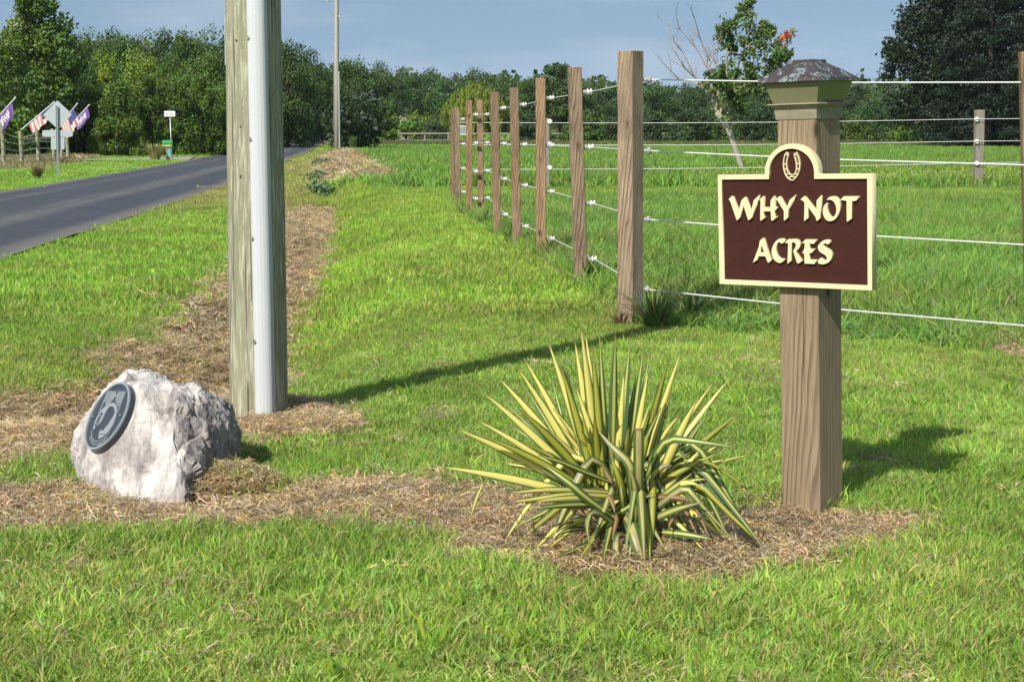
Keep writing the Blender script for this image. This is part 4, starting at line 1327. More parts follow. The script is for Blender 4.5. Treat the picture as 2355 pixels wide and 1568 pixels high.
def blade_clump(name, loc, n, h, spread, width, mat, cols, label, cat, rng, droop=.6, group=None):
    V, F, C = [], [], []
    for i in range(n):
        a = rng.uniform(0, 6.28); r0 = spread * .25 * rng.random(); L_ = h * rng.uniform(.55, 1.1); out_ = spread * rng.uniform(.2, 1)
        d = np.array([math.cos(a), math.sin(a), 0]); s = np.array([-math.sin(a), math.cos(a), 0]) if rng.random() < .6 else np.array([1., 0, 0])
        col = np.array(cols[rng.integers(len(cols))]) * rng.uniform(.8, 1.2)
        o = len(V); nseg = 4
        for k in range(nseg + 1):
            t = k / nseg
            p = d * (r0 + out_ * t ** 1.5) + np.array([0, 0, L_ * (t - droop * .55 * t ** 3)])
            wv = width * (1 - t ** 1.6) * .5 + .0004
            V += [p - s * wv, p + s * wv]; C += [col * (.8 + .3 * t)] * 2
        for k in range(nseg): F.append((o + 2 * k, o + 2 * k + 1, o + 2 * k + 3, o + 2 * k + 2))
    me = npmesh(name, np.array(V), F, None, {'lc': np.array(C)})
    o = link(name, me, None, M['plant_leaf'], loc)
    return tag(o, label, cat, group)
rg = np.random.default_rng(77)
g = at(357, 366, 84); g.z = tz(g.x, 84)
blade_clump('ornamental_grass', g, 300, 1.4, .75, .05, None, [(.36, .37, .13), (.20, .23, .07), (.42, .38, .18)], 'pale arching ornamental grass clump beside the mailbox', 'plant', rg, .8)
g = at(86, 413, 52); g.z = tz(g.x, 52)
blade_clump('weed_clump', g, 120, .55, .34, .035, None, [(.13, .10, .05), (.10, .09, .04), (.17, .12, .06), (.09, .12, .035)], 'brown withered weed clump left of the diamond sign', 'plant', rg, .3)
g = at(812, 346, 108); g.z = tz(g.x, 108)
blade_clump('tall_weed', g, 120, 1.2, .35, .06, None, [(.07, .13, .03), (.09, .16, .035)], 'tall green weed tuft right of the thin pole', 'plant', rg, .3)
for px, py, Y, h, lab in ((742, 400, 58, .55, 'dark leafy weed on the far ditch bank'), (728, 432, 45, .5, 'dark leafy weed low in the far ditch'), (757, 372, 75, .7, 'leafy weed high on the ditch bank, below the thin pole')):
    g = at(px, py, Y); g.z = tz(g.x, Y)
    r2 = np.random.default_rng(px)
    cl = [(r2.normal() * .22, r2.normal() * .8, h * .8 * r2.uniform(.1, .8), .16, .2, .14) for _ in range(14)]
    o = link('leafy_weed', cloud_mesh('leafy_weed', cl, 60, .10, r2, base=(.10, .17, .045)), None, M['plant_leaf'], g); tag(o, lab, 'plant', 'weeds along the far ditch')

def rough_stone(name, pts, sub, amp, mat, seed, parent=None):
    import bmesh
    bm = bmesh.new()
    for p in pts: bm.verts.new(p)
    bmesh.ops.convex_hull(bm, input=bm.verts)
    loose = [q for q in bm.verts if not q.link_faces]
    bmesh.ops.delete(bm, geom=loose, context='VERTS')
    bmesh.ops.triangulate(bm, faces=bm.faces)
    for i in range(sub):
        bmesh.ops.subdivide_edges(bm, edges=[e for e in bm.edges if e.calc_length() > .02], cuts=1, use_grid_fill=True, smooth=.0)
        bmesh.ops.triangulate(bm, faces=bm.faces)
        if i < 2:
            bmesh.ops.smooth_vert(bm, verts=bm.verts, factor=.18, use_axis_x=True, use_axis_y=True, use_axis_z=True)
    bm.normal_update()
    disp = []
    for q in bm.verts:
        disp.append((q, amp(q.co, q.normal)))
    for q, d in disp: q.co = q.co + q.normal * d
    me = bpy.data.meshes.new(name); bm.to_mesh(me); bm.free()
    return me
def small_stone():
    g = at(180, 369, 84.5); g.z = tz(g.x, 84.5)
    r2 = random.Random(8); pts = [(x * .20 + r2.uniform(-.04, .04), y * .17 + r2.uniform(-.04, .04), z + r2.uniform(-.03, .03)) for x in (-1, .1, 1) for y in (-1, 1) for z in (-.1, .16, .26 if x < .5 else .2)]
    me = rough_stone('stone', pts, 3, lambda p, n: .03 * mnoise.noise(p * 9) + .02 * mnoise.noise(p * 25), None, 1)
    tag(link('stone', me, None, M['tan_stone'], g), 'small tan stone beside the gravel drive mouth', 'stone')
small_stone()

def far_house():
    Y = 205.0; g = at(918, 316, Y); g.z = tz(g.x, Y)
    root = empty('house', g, 'pale house gable just showing among the trees left of the willow', 'house')
    z = at(918, 285, Y).z - g.z; zt = at(918, 262, Y).z - g.z
    b = MB(); b.box((0, 3, z / 2), (5, 6, z)); b.build('wall', M['house_wall'], root)
    b = MB(); b.add([(-2.5, 0, z), (2.5, 0, z), (0, 0, zt), (-2.5, 6, z), (2.5, 6, z), (0, 6, zt)], [(0, 1, 2), (3, 5, 4), (0, 3, 4, 1)]); b.build('gable', M['house_wall'], root)
    b = MB(); b.add([(-2.9, -.3, z - .3), (0, -.3, zt + .12), (0, 6.3, zt + .12), (-2.9, 6.3, z - .3), (2.9, -.3, z - .3), (2.9, 6.3, z - .3)], [(0, 1, 2, 3), (1, 4, 5, 2)]); b.build('roof', M['house_roof'], root)
    b = MB(); b.box((0, -.03, z * .62), (.9, .06, 1.2)); wdw = b.build('window', M['white_sign'], root)
    b = MB(); b.box((0, -.07, z * .62), (.7, .03, 1.0)); b.build('pane', M['plaque_ink'], wdw)
far_house()
def board():
    Y = 120.0; g = at(1064, 345, Y); g.z = tz(g.x, Y)
    root = empty('notice_board', g, 'small grey board with a white frame behind the farthest fence posts', 'board')
    z0, z1 = at(1064, 309, Y).z - g.z, at(1064, 291, Y).z - g.z
    for s_ in (-.27, .27):
        b = MB(); b.box((s_, 0, z1 / 2), (.05, .05, z1)); b.build('leg', M['white_sign'], root)
    b = MB(); b.box((0, -.03, (z0 + z1) / 2), (.5, .03, z1 - z0)); b.build('panel', M['steel_post'], root)
    b = MB(); b.box((0, -.03, z1 + .02), (.6, .05, .04)); b.box((0, -.03, z0 - .02), (.6, .05, .04)); b.build('frame', M['white_sign'], root)
board()

# ------------------------------------------------------------------ memorial boulder
def boulder():
    g0 = at(380, 1150, 6.9); g0.z = 0; g0.z = tz(g0.x, g0.y)
    root = empty('memorial_boulder', g0, 'pale quartzite boulder bearing a round dark memorial plaque', 'boulder')
    PB = [(285, 852, 7.32), (330, 850, 7.25), (160, 1050, 7.2), (164, 985, 7.3), (215, 912, 7.33), (172, 1102, 7.05), (205, 1146, 6.88), (260, 1168, 6.75), (330, 1180, 6.60), (420, 1178, 6.52), (425, 1130, 6.60),
          (404, 1005, 6.78), (398, 882, 7.06), (445, 903, 7.10), (495, 925, 7.2), (541, 926, 7.33), (549, 1100, 7.22), (547, 1010, 7.28), (500, 1150, 6.92), (540, 1125, 7.1), (478, 1000, 6.92),
          (300, 872, 7.75), (500, 940, 7.8), (520, 1100, 7.85), (250, 1090, 7.75), (400, 1180, 7.3)]
    pts = [at(a, c, Y) - g0 for a, c, Y in PB]
    # plaque plane, from the ellipse the disc makes
    Fx = lambda cx, cy: ((310 + cx / 5.6) / 1.63057, (1430 + cy / 5.6) / 1.63057)
    cpx = Fx(605, 765)
    cpt = at(cpx[0], cpx[1], 7.04)
    dep = (cpt - CO).dot(FW)
    Rw = 779 / 5.6 / 1.63057 * dep / 4000
    camR = Matrix((Vector((1, 0, 0)), UP, -FW)).transposed()
    u = (camR @ Vector((510, 38, 588)) / 779).normalized(); vv = (camR @ Vector((235, 700, -249)) / 779).normalized()
    n = u.cross(vv).normalized(); vv = n.cross(u)
    cl = cpt - g0
    A = at(398, 1010, 6.75) - g0
    def amp(p, nr):
        d = (p - cl); h = d.dot(n)
        d1 = mnoise.noise(p * 3.1 + Vector((3, 1, 7))) * .022
        q = Vector((p.x * 6 + p.z * 2, p.y * 6, p.z * 4.0)); d2 = (abs(mnoise.noise(q)) - .25) * .018
        s = Vector((p.x * 16 + p.z * 9, p.y * 14, p.z * 5)); d3 = (abs(mnoise.noise(s)) - .2) * .012
        d4 = mnoise.noise(p * 38) * .006 + mnoise.noise(p * 80) * .003
        right = 1.0 if nr.x > .25 else .5
        a = d1 + d2 * right + d3 * (1.0 if nr.x > .2 else .55) + d4
        if nr.x > .15:      # blocky cleaved flank
            a += (round(mnoise.noise(Vector((p.x * 7, p.y * 7, p.z * 2.5 + 2))) * 3) / 3) * .024 + (abs(mnoise.noise(Vector((p.x * 24, p.y * 20, p.z * 5)))) - .2) * .012
        for sc_, am in ((4.2, .050), (10, .020), (22, .008)):   # fracture facets: every cell tilts its own way
            q = Vector((p.x * sc_ + p.z * sc_ * .45, p.y * sc_, p.z * sc_ * .6))
            _, cp_ = mnoise.voronoi(q)
            c0_ = cp_[0]; rv = mnoise.random_unit_vector if False else None
            hx = math.sin(c0_.x * 127.1 + c0_.y * 311.7 + c0_.z * 74.7) * 43758.5; hy = math.sin(c0_.x * 269.5 + c0_.y * 183.3 + c0_.z * 246.1) * 43758.5; hz = math.sin(c0_.x * 113.5 + c0_.y * 271.9 + c0_.z * 124.6) * 43758.5
            dv = Vector((hx - math.floor(hx) - .5, hy - math.floor(hy) - .5, hz - math.floor(hz) - .5))
            a += (q - c0_).dot(dv) * am * (1.3 if nr.x > .15 else .6) + (hx - math.floor(hx) - .5) * am * .35
        # flat bed where the disc is fixed
        rr = (d - n * h).length
        if abs(h) < .12 and rr < Rw * 1.5:
            k = float(sstep(Rw * 1.5, Rw * .9, np.array(rr)))
            a = a * (1 - k) + (-h - .003) * k * .95
        return a
    me = rough_stone('rock', pts, 6, amp, None, 2)
    co = np.empty(len(me.vertices) * 3, np.float32); me.vertices.foreach_get('co', co); co = co.reshape(-1, 3)
    no = np.array([q.normal[:] for q in me.vertices])
    # the cleaved right flank is coloured greyer
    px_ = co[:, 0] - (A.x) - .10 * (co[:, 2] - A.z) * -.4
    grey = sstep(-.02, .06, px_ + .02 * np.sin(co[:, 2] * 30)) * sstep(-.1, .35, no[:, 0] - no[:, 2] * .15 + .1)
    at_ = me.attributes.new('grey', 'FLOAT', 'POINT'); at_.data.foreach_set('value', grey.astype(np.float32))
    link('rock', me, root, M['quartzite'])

    # the plaque: u, v in units of its radius
    fr = Matrix((u, vv, n)).transposed().to_4x4()
    th = .017
    fr.translation = cl + n * .004
    plq = MB()
    N = 64
    circ = lambda r_, z: [(r_ * Rw * math.cos(2 * math.pi * i / N), r_ * Rw * math.sin(2 * math.pi * i / N), z) for i in range(N)]
    plq.loft([circ(.99, -.02), circ(1.0, th - .003), circ(.925, th - .0028)])
    me = plq.mesh('plaque'); me.transform(fr)
    P_ = link('plaque', me, root, M['plaque_field'])
    def in_plaque(name, me, mat):
        me.transform(fr); return link(name, me, P_, mat)
    rim = MB(); a, b, c, d = circ(1.0, th - .004), circ(.995, th + .004), circ(.935, th + .004), circ(.93, th - .004)
    rim.loft([a, b, c, d], cap=False); in_plaque('rim', rim.mesh('rim'), M['plaque_light'])
    Minv = np.linalg.inv(np.array([[510, 235], [-38, -700]], float))
    def uvp(cx, cy):
        q = Minv @ np.array([cx - 605, cy - 765]); return (q[0] * Rw, q[1] * Rw)
    def raised(name, loops, mat, z0=0.0, h=.004):
        me = outline_mesh(name, [[uvp(*p) for p in lp] for lp in loops], h); me.transform(Matrix.Translation((0, 0, th - .003 + z0 + h / 2)))
        return in_plaque(name, me, mat)
    def stroke(x0, y0, x1, y1, w0, w1=None):
        w1 = w0 if w1 is None else w1
        d = np.array([x1 - x0, y1 - y0], float); d /= np.linalg.norm(d); nn = np.array([-d[1], d[0]])
        a = np.array([x0, y0]); b = np.array([x1, y1])
        return [tuple(a + nn * w0 / 2), tuple(b + nn * w1 / 2), tuple(b - nn * w1 / 2), tuple(a - nn * w0 / 2)]
    LET = {'P': [(497, 272, 350, 722, 22, 14), (490, 274, 556, 270, 22), (550, 270, 478, 478, 22), (432, 492, 492, 478, 20)],
           'O': [(580, 266, 505, 540, 22), (634, 264, 552, 524, 22), (572, 270, 642, 266, 22), (498, 545, 556, 528, 20)],
           'W': [(664, 264, 590, 510, 22), (698, 262, 640, 470, 20), (728, 258, 672, 440, 18), (590, 512, 650, 470, 14), (742, 256, 690, 425, 12)],
           'M': [(822, 250, 775, 470, 20), (822, 250, 818, 480, 18), (886, 250, 806, 495, 22), (850, 252, 800, 480, 12)],
           'I': [(940, 250, 838, 530, 26)],
           'A': [(1000, 244, 878, 690, 20, 12), (990, 248, 862, 560, 20), (905, 478, 950, 470, 18)]}
    for k, segs in LET.items():
        mbs = bpy.data.meshes.new('letter'); mb = MB()
        for sg in segs:
            lp = [uvp(*p) for p in stroke(*sg)]
            z = th + .001; zz = th - .004
            mb.add([(x, y, z) for x, y in lp] + [(x, y, zz) for x, y in lp], [(0, 1, 2, 3), (0, 4, 5, 1), (1, 5, 6, 2), (2, 6, 7, 3), (3, 7, 4, 0)])
        in_plaque('letter', mb.mesh('letter'), M['plaque_light'])
    star = [];
    for i in range(10):
        a = math.pi / 2 + i * math.pi / 5; r_ = 46 if i % 2 == 0 else 18
        star.append((748 + r_ * math.cos(a) + r_ * .3 * math.sin(a), 352 - r_ * 1.1 * math.sin(a)))
    raised('star', [star], M['plaque_light'])
    prof = [(265, 1082), (262, 1000), (272, 930), (290, 870), (340, 750), (430, 640), (520, 562), (620, 508), (710, 491), (790, 512), (840, 572), (858, 660), (855, 760), (830, 880), (790, 970), (740, 1050), (680, 1112), (620, 1170), (530, 1222), (470, 1240),
            (456, 1105), (482, 1080), (518, 1043), (532, 1062), (568, 1072), (585, 1040), (602, 1012), (650, 952), (684, 946), (692, 900), (722, 855), (768, 800), (806, 700), (797, 640), (752, 588), (690, 566), (630, 582), (570, 642), (532, 710), (505, 775), (485, 850), (430, 922), (380, 976), (320, 1030)]
    raised('silhouette_field', [prof], M['plaque_light'])
    tw = MB()
    for sg in [(395, 742, 478, 738, 16), (400, 738, 440, 716, 12), (440, 716, 478, 742, 12), (375, 800, 430, 806, 26), (402, 745, 382, 800, 10), (460, 745, 428, 806, 10), (378, 812, 335, 925, 10), (428, 812, 372, 960, 10), (372, 830, 415, 880, 8), (415, 830, 350, 905, 8),
               (350, 905, 385, 940, 8), (335, 925, 305, 985, 10), (372, 960, 318, 1020, 10), (320, 950, 352, 990, 8), (500, 1140, 655, 1136, 9)]:
        lp = [uvp(*p) for p in stroke(*sg)]
        tw.add([(x, y, th + .003) for x, y in lp] + [(x, y, th - .002) for x, y in lp], [(0, 1, 2, 3), (0, 4, 5, 1), (1, 5, 6, 2), (2, 6, 7, 3), (3, 7, 4, 0)])
    in_plaque('watchtower', tw.mesh('watchtower'), M['plaque_ink'])
    arc = [(232, 1085), (240, 1160), (262, 1210), (300, 1248), (345, 1275), (400, 1290), (460, 1290), (515, 1272), (560, 1250), (605, 1225), (645, 1190), (690, 1150), (725, 1110), (748, 1078)]
    wire = MB()
    for (x0, y0), (x1, y1) in zip(arc[:-1], arc[1:]):
        mx_, my_ = (x0 + x1) / 2, (y0 + y1) / 2
        for sg in [(x0, y0, x1, y1, 9), (mx_ - 14, my_ - 12, mx_ + 14, my_ + 12, 12), (mx_ + 13, my_ - 14, mx_ - 13, my_ + 14, 12)]:
            lp = [uvp(*p) for p in stroke(*sg)]
            wire.add([(x, y, th + .001) for x, y in lp] + [(x, y, th - .003) for x, y in lp], [(0, 1, 2, 3), (0, 4, 5, 1), (1, 5, 6, 2), (2, 6, 7, 3), (3, 7, 4, 0)])
    in_plaque('barbed_wire', wire.mesh('barbed_wire'), M['plaque_light'])
    words = 'YOU ARE NOT FORGOTTEN'
    ab = [(190, 1232), (230, 1290), (285, 1345), (350, 1382), (420, 1392), (500, 1375), (570, 1340), (640, 1285), (705, 1225)]
    ap = np.array([uvp(*p) for p in ab]); seg = np.concatenate([[0], np.cumsum(np.hypot(*np.diff(ap, axis=0).T))])
    for i, ch in enumerate(words):
        if ch == ' ': continue
        t_ = seg[-1] * (i + .5) / len(words)
        x, y = np.interp(t_, seg, ap[:, 0]), np.interp(t_, seg, ap[:, 1])
        x2, y2 = np.interp(t_ + .004, seg, ap[:, 0]), np.interp(t_ + .004, seg, ap[:, 1]); ang = math.atan2(y2 - y, x2 - x)
        me = text_mesh(ch, .0185, .004); me.transform(Matrix.Translation((x, y, th - .001)) @ Matrix.Rotation(ang, 4, 'Z')); in_plaque('letter', me, M['plaque_light'])
    for q in ((190, 803), (980, 740)):
        x, y = uvp(*q); s = MB(); s.tube([(x, y, th - .004), (x, y, th + .003), (x, y, th + .006)], [.006, .006, .003], 8); in_plaque('screw', s.mesh('screw'), M['bolt_metal'])
boulder()

# ------------------------------------------------------------------ sign post: square post, carved board, post-cap light
def sign_post():
    th = R(41.5)
    gy = ground(1872, 1184).y + .119
    g = at(1868.5, 1173, gy); g.z = tz(g.x, gy)
    LEAN = R(-1.75)
    Rm = Matrix.Rotation(LEAN, 3, 'Y') @ Matrix.Rotation(-th, 3, 'Z')
    root = empty('sign_post', g, 'square wooden post carrying a carved brown farm sign and a lamp cap', 'sign post', None, Rm.to_euler())
    W_ = .1695
    k = gy / 4000
    Ri = Rm.inverted()
    def zof(px, py):     # height on the post's axis
        return (Ri @ (at(px, py, gy) - g)).z
    z_wood = zof(1858, 264)
    b = MB(); b.box((0, 0, (z_wood - .3) / 2), (W_, W_, z_wood + .3), bev=.004); b.build('post', M['cedar_wood'], root)
    # --- lamp cap
    lampz = lambda y: zof(1857, y)
    lamp = link('post_light', MB().mesh('post_light') if False else None, root) if False else None
    sq = lambda hw, z: [(-hw, -hw, z), (hw, -hw, z), (hw, hw, z), (-hw, hw, z)]
    b = MB(); z0 = z_wood - .006
    prof = [(.088, z0 - .010), (0.0928, lampz(249)), (0.0971, lampz(248)), (0.1023, lampz(245)), (0.1023, lampz(243)), (0.1097, lampz(242)), (0.1129, lampz(240)), (0.1097, lampz(237.5)), (0.0844, lampz(237.5))]
    b.loft([sq(h, z) for h, z in prof]); col = b.build('collar', M['collar_wood'], root)
    zg0, zg1 = lampz(237.5) - .004, lampz(186)
    h0, h1 = .093, .120
    b = MB(); b.box((0, 0, zg0 + .03), (.10, .10, .06), bev=.01); b.build('lamp_holder', M['collar_wood'], root)
    for i in range(4):
        a = i * math.pi / 2; Rz = Matrix.Rotation(a, 3, 'Z')
        b = MB()
        o_ = [(-h0, -h0, zg0), (h0, -h0, zg0), (h1, -h1, zg1), (-h1, -h1, zg1)]
        n_ = [(-h0 + .004, -h0 + .006, zg0), (h0 - .004, -h0 + .006, zg0), (h1 - .004, -h1 + .006, zg1), (-h1 + .004, -h1 + .006, zg1)]
        b.add([Rz @ Vector(p) for p in o_ + n_], [(0, 1, 2, 3), (7, 6, 5, 4), (0, 4, 5, 1), (1, 5, 6, 2), (2, 6, 7, 3), (3, 7, 4, 0)])
        b.build('glass_pane', M['lamp_glass'], root)
    zr0, zr1, zr2, zr3 = lampz(190), lampz(181), lampz(145), lampz(138)
    b = MB()
    b.loft([sq(.105, zr0 + .008), sq(.133, zr0), sq(.136, zr0 + .003), sq(.133, zr1), sq(.129, zr1 + .003), sq(.086, lampz(160)), sq(.050, zr2)])
    b.build('roof', M['copper_patina'], root)
    b = MB(); b.loft([sq(.046, zr2 - .004), sq(.049, zr2 + .001), sq(.049, zr3 - .002), sq(.045, zr3)]); b.build('finial_cap', M['copper_patina'], root)

    # --- carved board on the post's left face
    T = .034
    yb = -W_ / 2 - T
    Oc = Ri @ (CO - g)
    def hit(fx, fy, y=yb):
        d = Ri @ ray(fx / 1.63057, fy / 1.63057); t_ = (y - Oc.y) / d.y; p = Oc + d * t_; return p.x, p.z
    FQ = [(2688.8, 661.1), (3266.1, 647.9), (3270.5, 1083.8), (2702.0, 1069.1)]
    cs = [hit(*q) for q in FQ]
    x0 = (cs[0][0] + cs[3][0]) / 2; x1 = (cs[1][0] + cs[2][0]) / 2; zt = (cs[0][1] + cs[1][1]) / 2; zb = (cs[2][1] + cs[3][1]) / 2
    print('SIGN', cs, x0, x1, zb, zt)
    A_, B_ = [], []
    for (a, c), (X, Z) in zip(FQ, [(x0, zt), (x1, zt), (x1, zb), (x0, zb)]):
        A_ += [[a, c, 1, 0, 0, 0, -X * a, -X * c], [0, 0, 0, a, c, 1, -Z * a, -Z * c]]; B_ += [X, Z]
    H = np.append(np.linalg.solve(np.array(A_), np.array(B_)), 1).reshape(3, 3)
    def F2(fx, fy):
        q = H @ np.array([fx, fy, 1.0]); return (q[0] / q[2], q[1] / q[2])
    c4 = lambda x, y: F2(2680 + x / 3.409, 640 + y / 3.409)
    c5 = lambda x, y: F2(2680 + x / 5.607, 520 + y / 5.607)
    toL = Matrix(((1, 0, 0, 0), (0, 0, -1, 0), (0, 1, 0, 0), (0, 0, 0, 1)))
    aL, aR = c5(1042, 765)[0], c5(2165, 735)[0]; ztop = c5(1640, 108)[1]
    cx = (aL + aR) / 2; ra = (aR - aL) / 2; rz_ = ztop - zt
    bw = .0165
    def outl(ins):
        X0, X1, Z0, Z1 = x0 + ins, x1 - ins, zb + ins, zt - ins
        pts = [(X0, Z0), (X1, Z0), (X1, Z1)]
        r_ = ra - ins; hz = rz_ - ins + ins
        pts.append((cx + r_, Z1))
        e0 = zt + .006
        for i in range(33):
            a = math.pi * i / 32
            pts.append((cx + r_ * math.cos(a), e0 + (ztop - ins - e0) * math.sin(a)))
        pts += [(cx - r_, Z1), (X0, Z1)]
        return pts
    O, I = outl(0), outl(bw)
    brd = empty('board_tmp') if False else None
    me = outline_mesh('sign_board', [I], T * .6); me.transform(Matrix.Translation((0, -W_ / 2 - T * .3 - .0005, 0)) @ toL)
    board_ = link('sign_board', me, root, M['sign_brown'])
    me = outline_mesh('border', [O, I], T - .002, .001); me.transform(Matrix.Translation((0, -W_ / 2 - T / 2, 0)) @ toL)
    link('border', me, board_, M['cream_paint'])
    # sandblasted field: real horizontal ridges
    nx, nz = 90, 330
    Z0, Z1 = zb + bw * .8, ztop - bw * .8
    v, f = [], []
    for j in range(nz + 1):
        z = Z0 + (Z1 - Z0) * j / nz
        for i in range(nx + 1):
            x = x0 + bw * .8 + (x1 - x0 - bw * 1.6) * i / nx
            wv = mnoise.noise(Vector((x * 7, z * 9, 2))) * .006 + mnoise.noise(Vector((x * 22, z * 30, 5))) * .0022
            ph = (z + wv) / .0078
            amp_ = .6 + .4 * mnoise.noise(Vector((x * 3, z * 60, 1)))
            d = (abs(math.sin(ph * math.pi)) ** .7 - 1) * .0034 * amp_
            v.append((x, -W_ / 2 - T * .6 - .0045 - d * -1 * -1 if False else -W_ / 2 - T * .6 - .0045 - d, z))
    xs_in = lambda x, z: z < zt - bw or (abs(x - cx) < ra - bw and ((x - cx) / (ra - bw)) ** 2 + (max(0, z - zt) / (rz_ - bw)) ** 2 < 1.02)
    for j in range(nz):
        for i in range(nx):
            q = (j * (nx + 1) + i, j * (nx + 1) + i + 1, (j + 1) * (nx + 1) + i + 1, (j + 1) * (nx + 1) + i)
            if all(xs_in(v[a][0], v[a][2]) for a in q): f.append(q)
    me = mesh('ridged_field', v, f, True); me.update()
    link('ridged_field', me, board_, M['sign_brown'])
    L4 = {
     'W': [[(175, 382), (213, 340), (229, 346), (306, 530), (340, 392), (384, 350), (399, 361), (466, 532), (498, 390), (565, 325), (478, 612), (438, 645), (428, 640), (368, 462), (326, 610), (289, 650), (280, 642), (195, 405)]],
     'H': [[(570, 380), (617, 337), (628, 342), (624, 475), (712, 475), (714, 385), (757, 330), (766, 338), (766, 470), (801, 470), (764, 526), (768, 598), (802, 590), (742, 648), (725, 640), (716, 528), (626, 528), (626, 604), (648, 600), (596, 650), (583, 643), (584, 396)]],
     'Y': [[(775, 375), (824, 335), (838, 340), (922, 482), (957, 378), (1031, 317), (942, 505), (939, 600), (895, 643), (886, 636), (886, 522), (801, 389)]],
     'N': [[(1097, 371), (1142, 328), (1156, 333), (1303, 505), (1303, 380), (1358, 315), (1351, 604), (1312, 641), (1304, 635), (1290, 590), (1195, 466), (1200, 598), (1153, 643), (1145, 635), (1148, 412), (1131, 390)]],
     'O': [[(1428, 371), (1450, 345), (1472, 330), (1510, 320), (1545, 325), (1580, 350), (1601, 400), (1606, 450), (1601, 500), (1580, 560), (1545, 612), (1500, 640), (1455, 643), (1420, 622), (1395, 580), (1383, 530), (1386, 480), (1400, 440), (1443, 401), (1436, 440), (1440, 490), (1452, 535), (1477, 575), (1505, 592), (1533, 578), (1552, 540), (1558, 490), (1548, 435), (1520, 388), (1483, 366)]],
     'T': [[(1605, 369), (1648, 322), (1843, 317), (1811, 372), (1790, 378), (1755, 378), (1753, 601), (1698, 646), (1690, 636), (1686, 378), (1640, 372)]],
     'A': [[(497, 1184), (533, 1085), (570, 985), (582, 905), (620, 872), (631, 876), (668, 985), (716, 1120), (736, 1141), (701, 1184), (686, 1178), (655, 1103), (568, 1103), (552, 1150)], [(606, 962), (640, 1053), (578, 1055)]],
     'C': [[(909, 906), (892, 878), (862, 871), (820, 880), (775, 920), (742, 985), (732, 1050), (745, 1110), (775, 1155), (818, 1184), (850, 1185), (880, 1165), (909, 1130), (860, 1131), (822, 1110), (795, 1060), (788, 1000), (800, 945), (822, 916), (845, 926), (857, 944)]],
     'R': [[(903, 931), (946, 880), (1038, 876), (1074, 889), (1096, 925), (1096, 965), (1076, 1000), (1043, 1030), (1086, 1105), (1131, 1146), (1081, 1187), (1060, 1180), (1009, 1030), (1034, 990), (1045, 955), (1035, 931), (1012, 919), (989, 921), (988, 1150), (944, 1190), (938, 1184), (945, 931)]],
     'E': [[(1120, 926), (1165, 880), (1306, 878), (1271, 935), (1216, 931), (1216, 1000), (1281, 998), (1246, 1050), (1214, 1055), (1214, 1135), (1313, 1135), (1281, 1190), (1156, 1187), (1150, 1060), (1125, 1051), (1151, 1006), (1158, 932)]],
     'S': [[(1488, 906), (1470, 880), (1430, 876), (1385, 895), (1345, 930), (1322, 970), (1328, 1010), (1360, 1045), (1410, 1070), (1440, 1100), (1440, 1130), (1410, 1146), (1380, 1121), (1355, 1108), (1320, 1166), (1345, 1190), (1395, 1195), (1450, 1175), (1490, 1135), (1508, 1080), (1500, 1035), (1465, 1000), (1415, 975), (1385, 946), (1400, 926), (1430, 926), (1446, 946)]]}
    for ch, loops in L4.items():
        lps = [[c4(*p) for p in lp] for lp in loops]
        if ch in 'OCS': lps = [smooth_loop(lp, 1) for lp in lps]
        me = outline_mesh('letter', lps, T * .36, .0004)
        me.transform(Matrix.Translation((0, -W_ / 2 - T + T * .18 - .001, 0)) @ toL)
        link('letter', me, board_, M['cream_paint'])
    # horseshoe outline with nail heads
    hs = MB()
    def rib(pts, w, closed=False):
        p = np.array(pts, float); n_ = len(p); idx = range(n_)
        L_, R_ = [], []
        for i in idx:
            a = p[i - 1] if (i > 0 or closed) else p[i]; b2 = p[(i + 1) % n_] if (i < n_ - 1 or closed) else p[i]
            d = b2 - a; d /= np.linalg.norm(d) + 1e-9; q = np.array([-d[1], d[0]]) * w / 2
            L_.append(p[i] + q); R_.append(p[i] - q)
        zf, zk = T - .002 + W_ / 2, T * .6 + W_ / 2
        o = len(hs.v)
        for l, r_ in zip(L_, R_):
            hs.v += [(l[0], -zf, l[1]), (r_[0], -zf, r_[1]), (l[0], -zk, l[1]), (r_[0], -zk, r_[1])]
        m_ = n_ if closed else n_ - 1
        for i in range(m_):
            a = o + 4 * i; b2 = o + 4 * ((i + 1) % n_)
            for q in ((a, a + 1, b2 + 1, b2), (a, b2, b2 + 2, a + 2), (a + 1, a + 3, b2 + 3, b2 + 1)): hs.f.append(q); hs.m.append(0)
    outer = [(1455, 330), (1432, 430), (1420, 540), (1430, 640), (1460, 740), (1505, 820), (1545, 850)]
    outer2 = [(1715, 330), (1750, 430), (1768, 540), (1762, 640), (1735, 740), (1700, 800), (1660, 850)]
    inner = [(1525, 350), (1495, 440), (1487, 540), (1495, 630), (1520, 705), (1560, 755), (1605, 770), (1650, 755), (1685, 705), (1700, 630), (1698, 540), (1680, 440), (1650, 350)]
    wd = .0042
    for pl in (outer, outer2, inner): rib([c5(*p) for p in pl], wd)
    for pl in ([(1455, 330), (1475, 290), (1528, 325), (1525, 352)], [(1650, 350), (1645, 325), (1700, 285), (1715, 330)]): rib([c5(*p) for p in pl], wd, True)
    rib([c5(*p) for p in [(1550, 815), (1570, 803), (1645, 803), (1660, 815), (1660, 850), (1640, 872), (1565, 872), (1548, 850)]], wd, True)
    hs.build('horseshoe', M['cream_paint'], board_)
    for p in ((1450, 540), (1465, 648), (1500, 762), (1728, 528), (1728, 640), (1692, 750)):
        x, z = c5(*p); s = MB(); s.tube([(x, -W_ / 2 - T * .6, z), (x, -W_ / 2 - T + .002, z)], .0032, 8); s.build('nail_head', M['cream_paint'], board_)
sign_post()

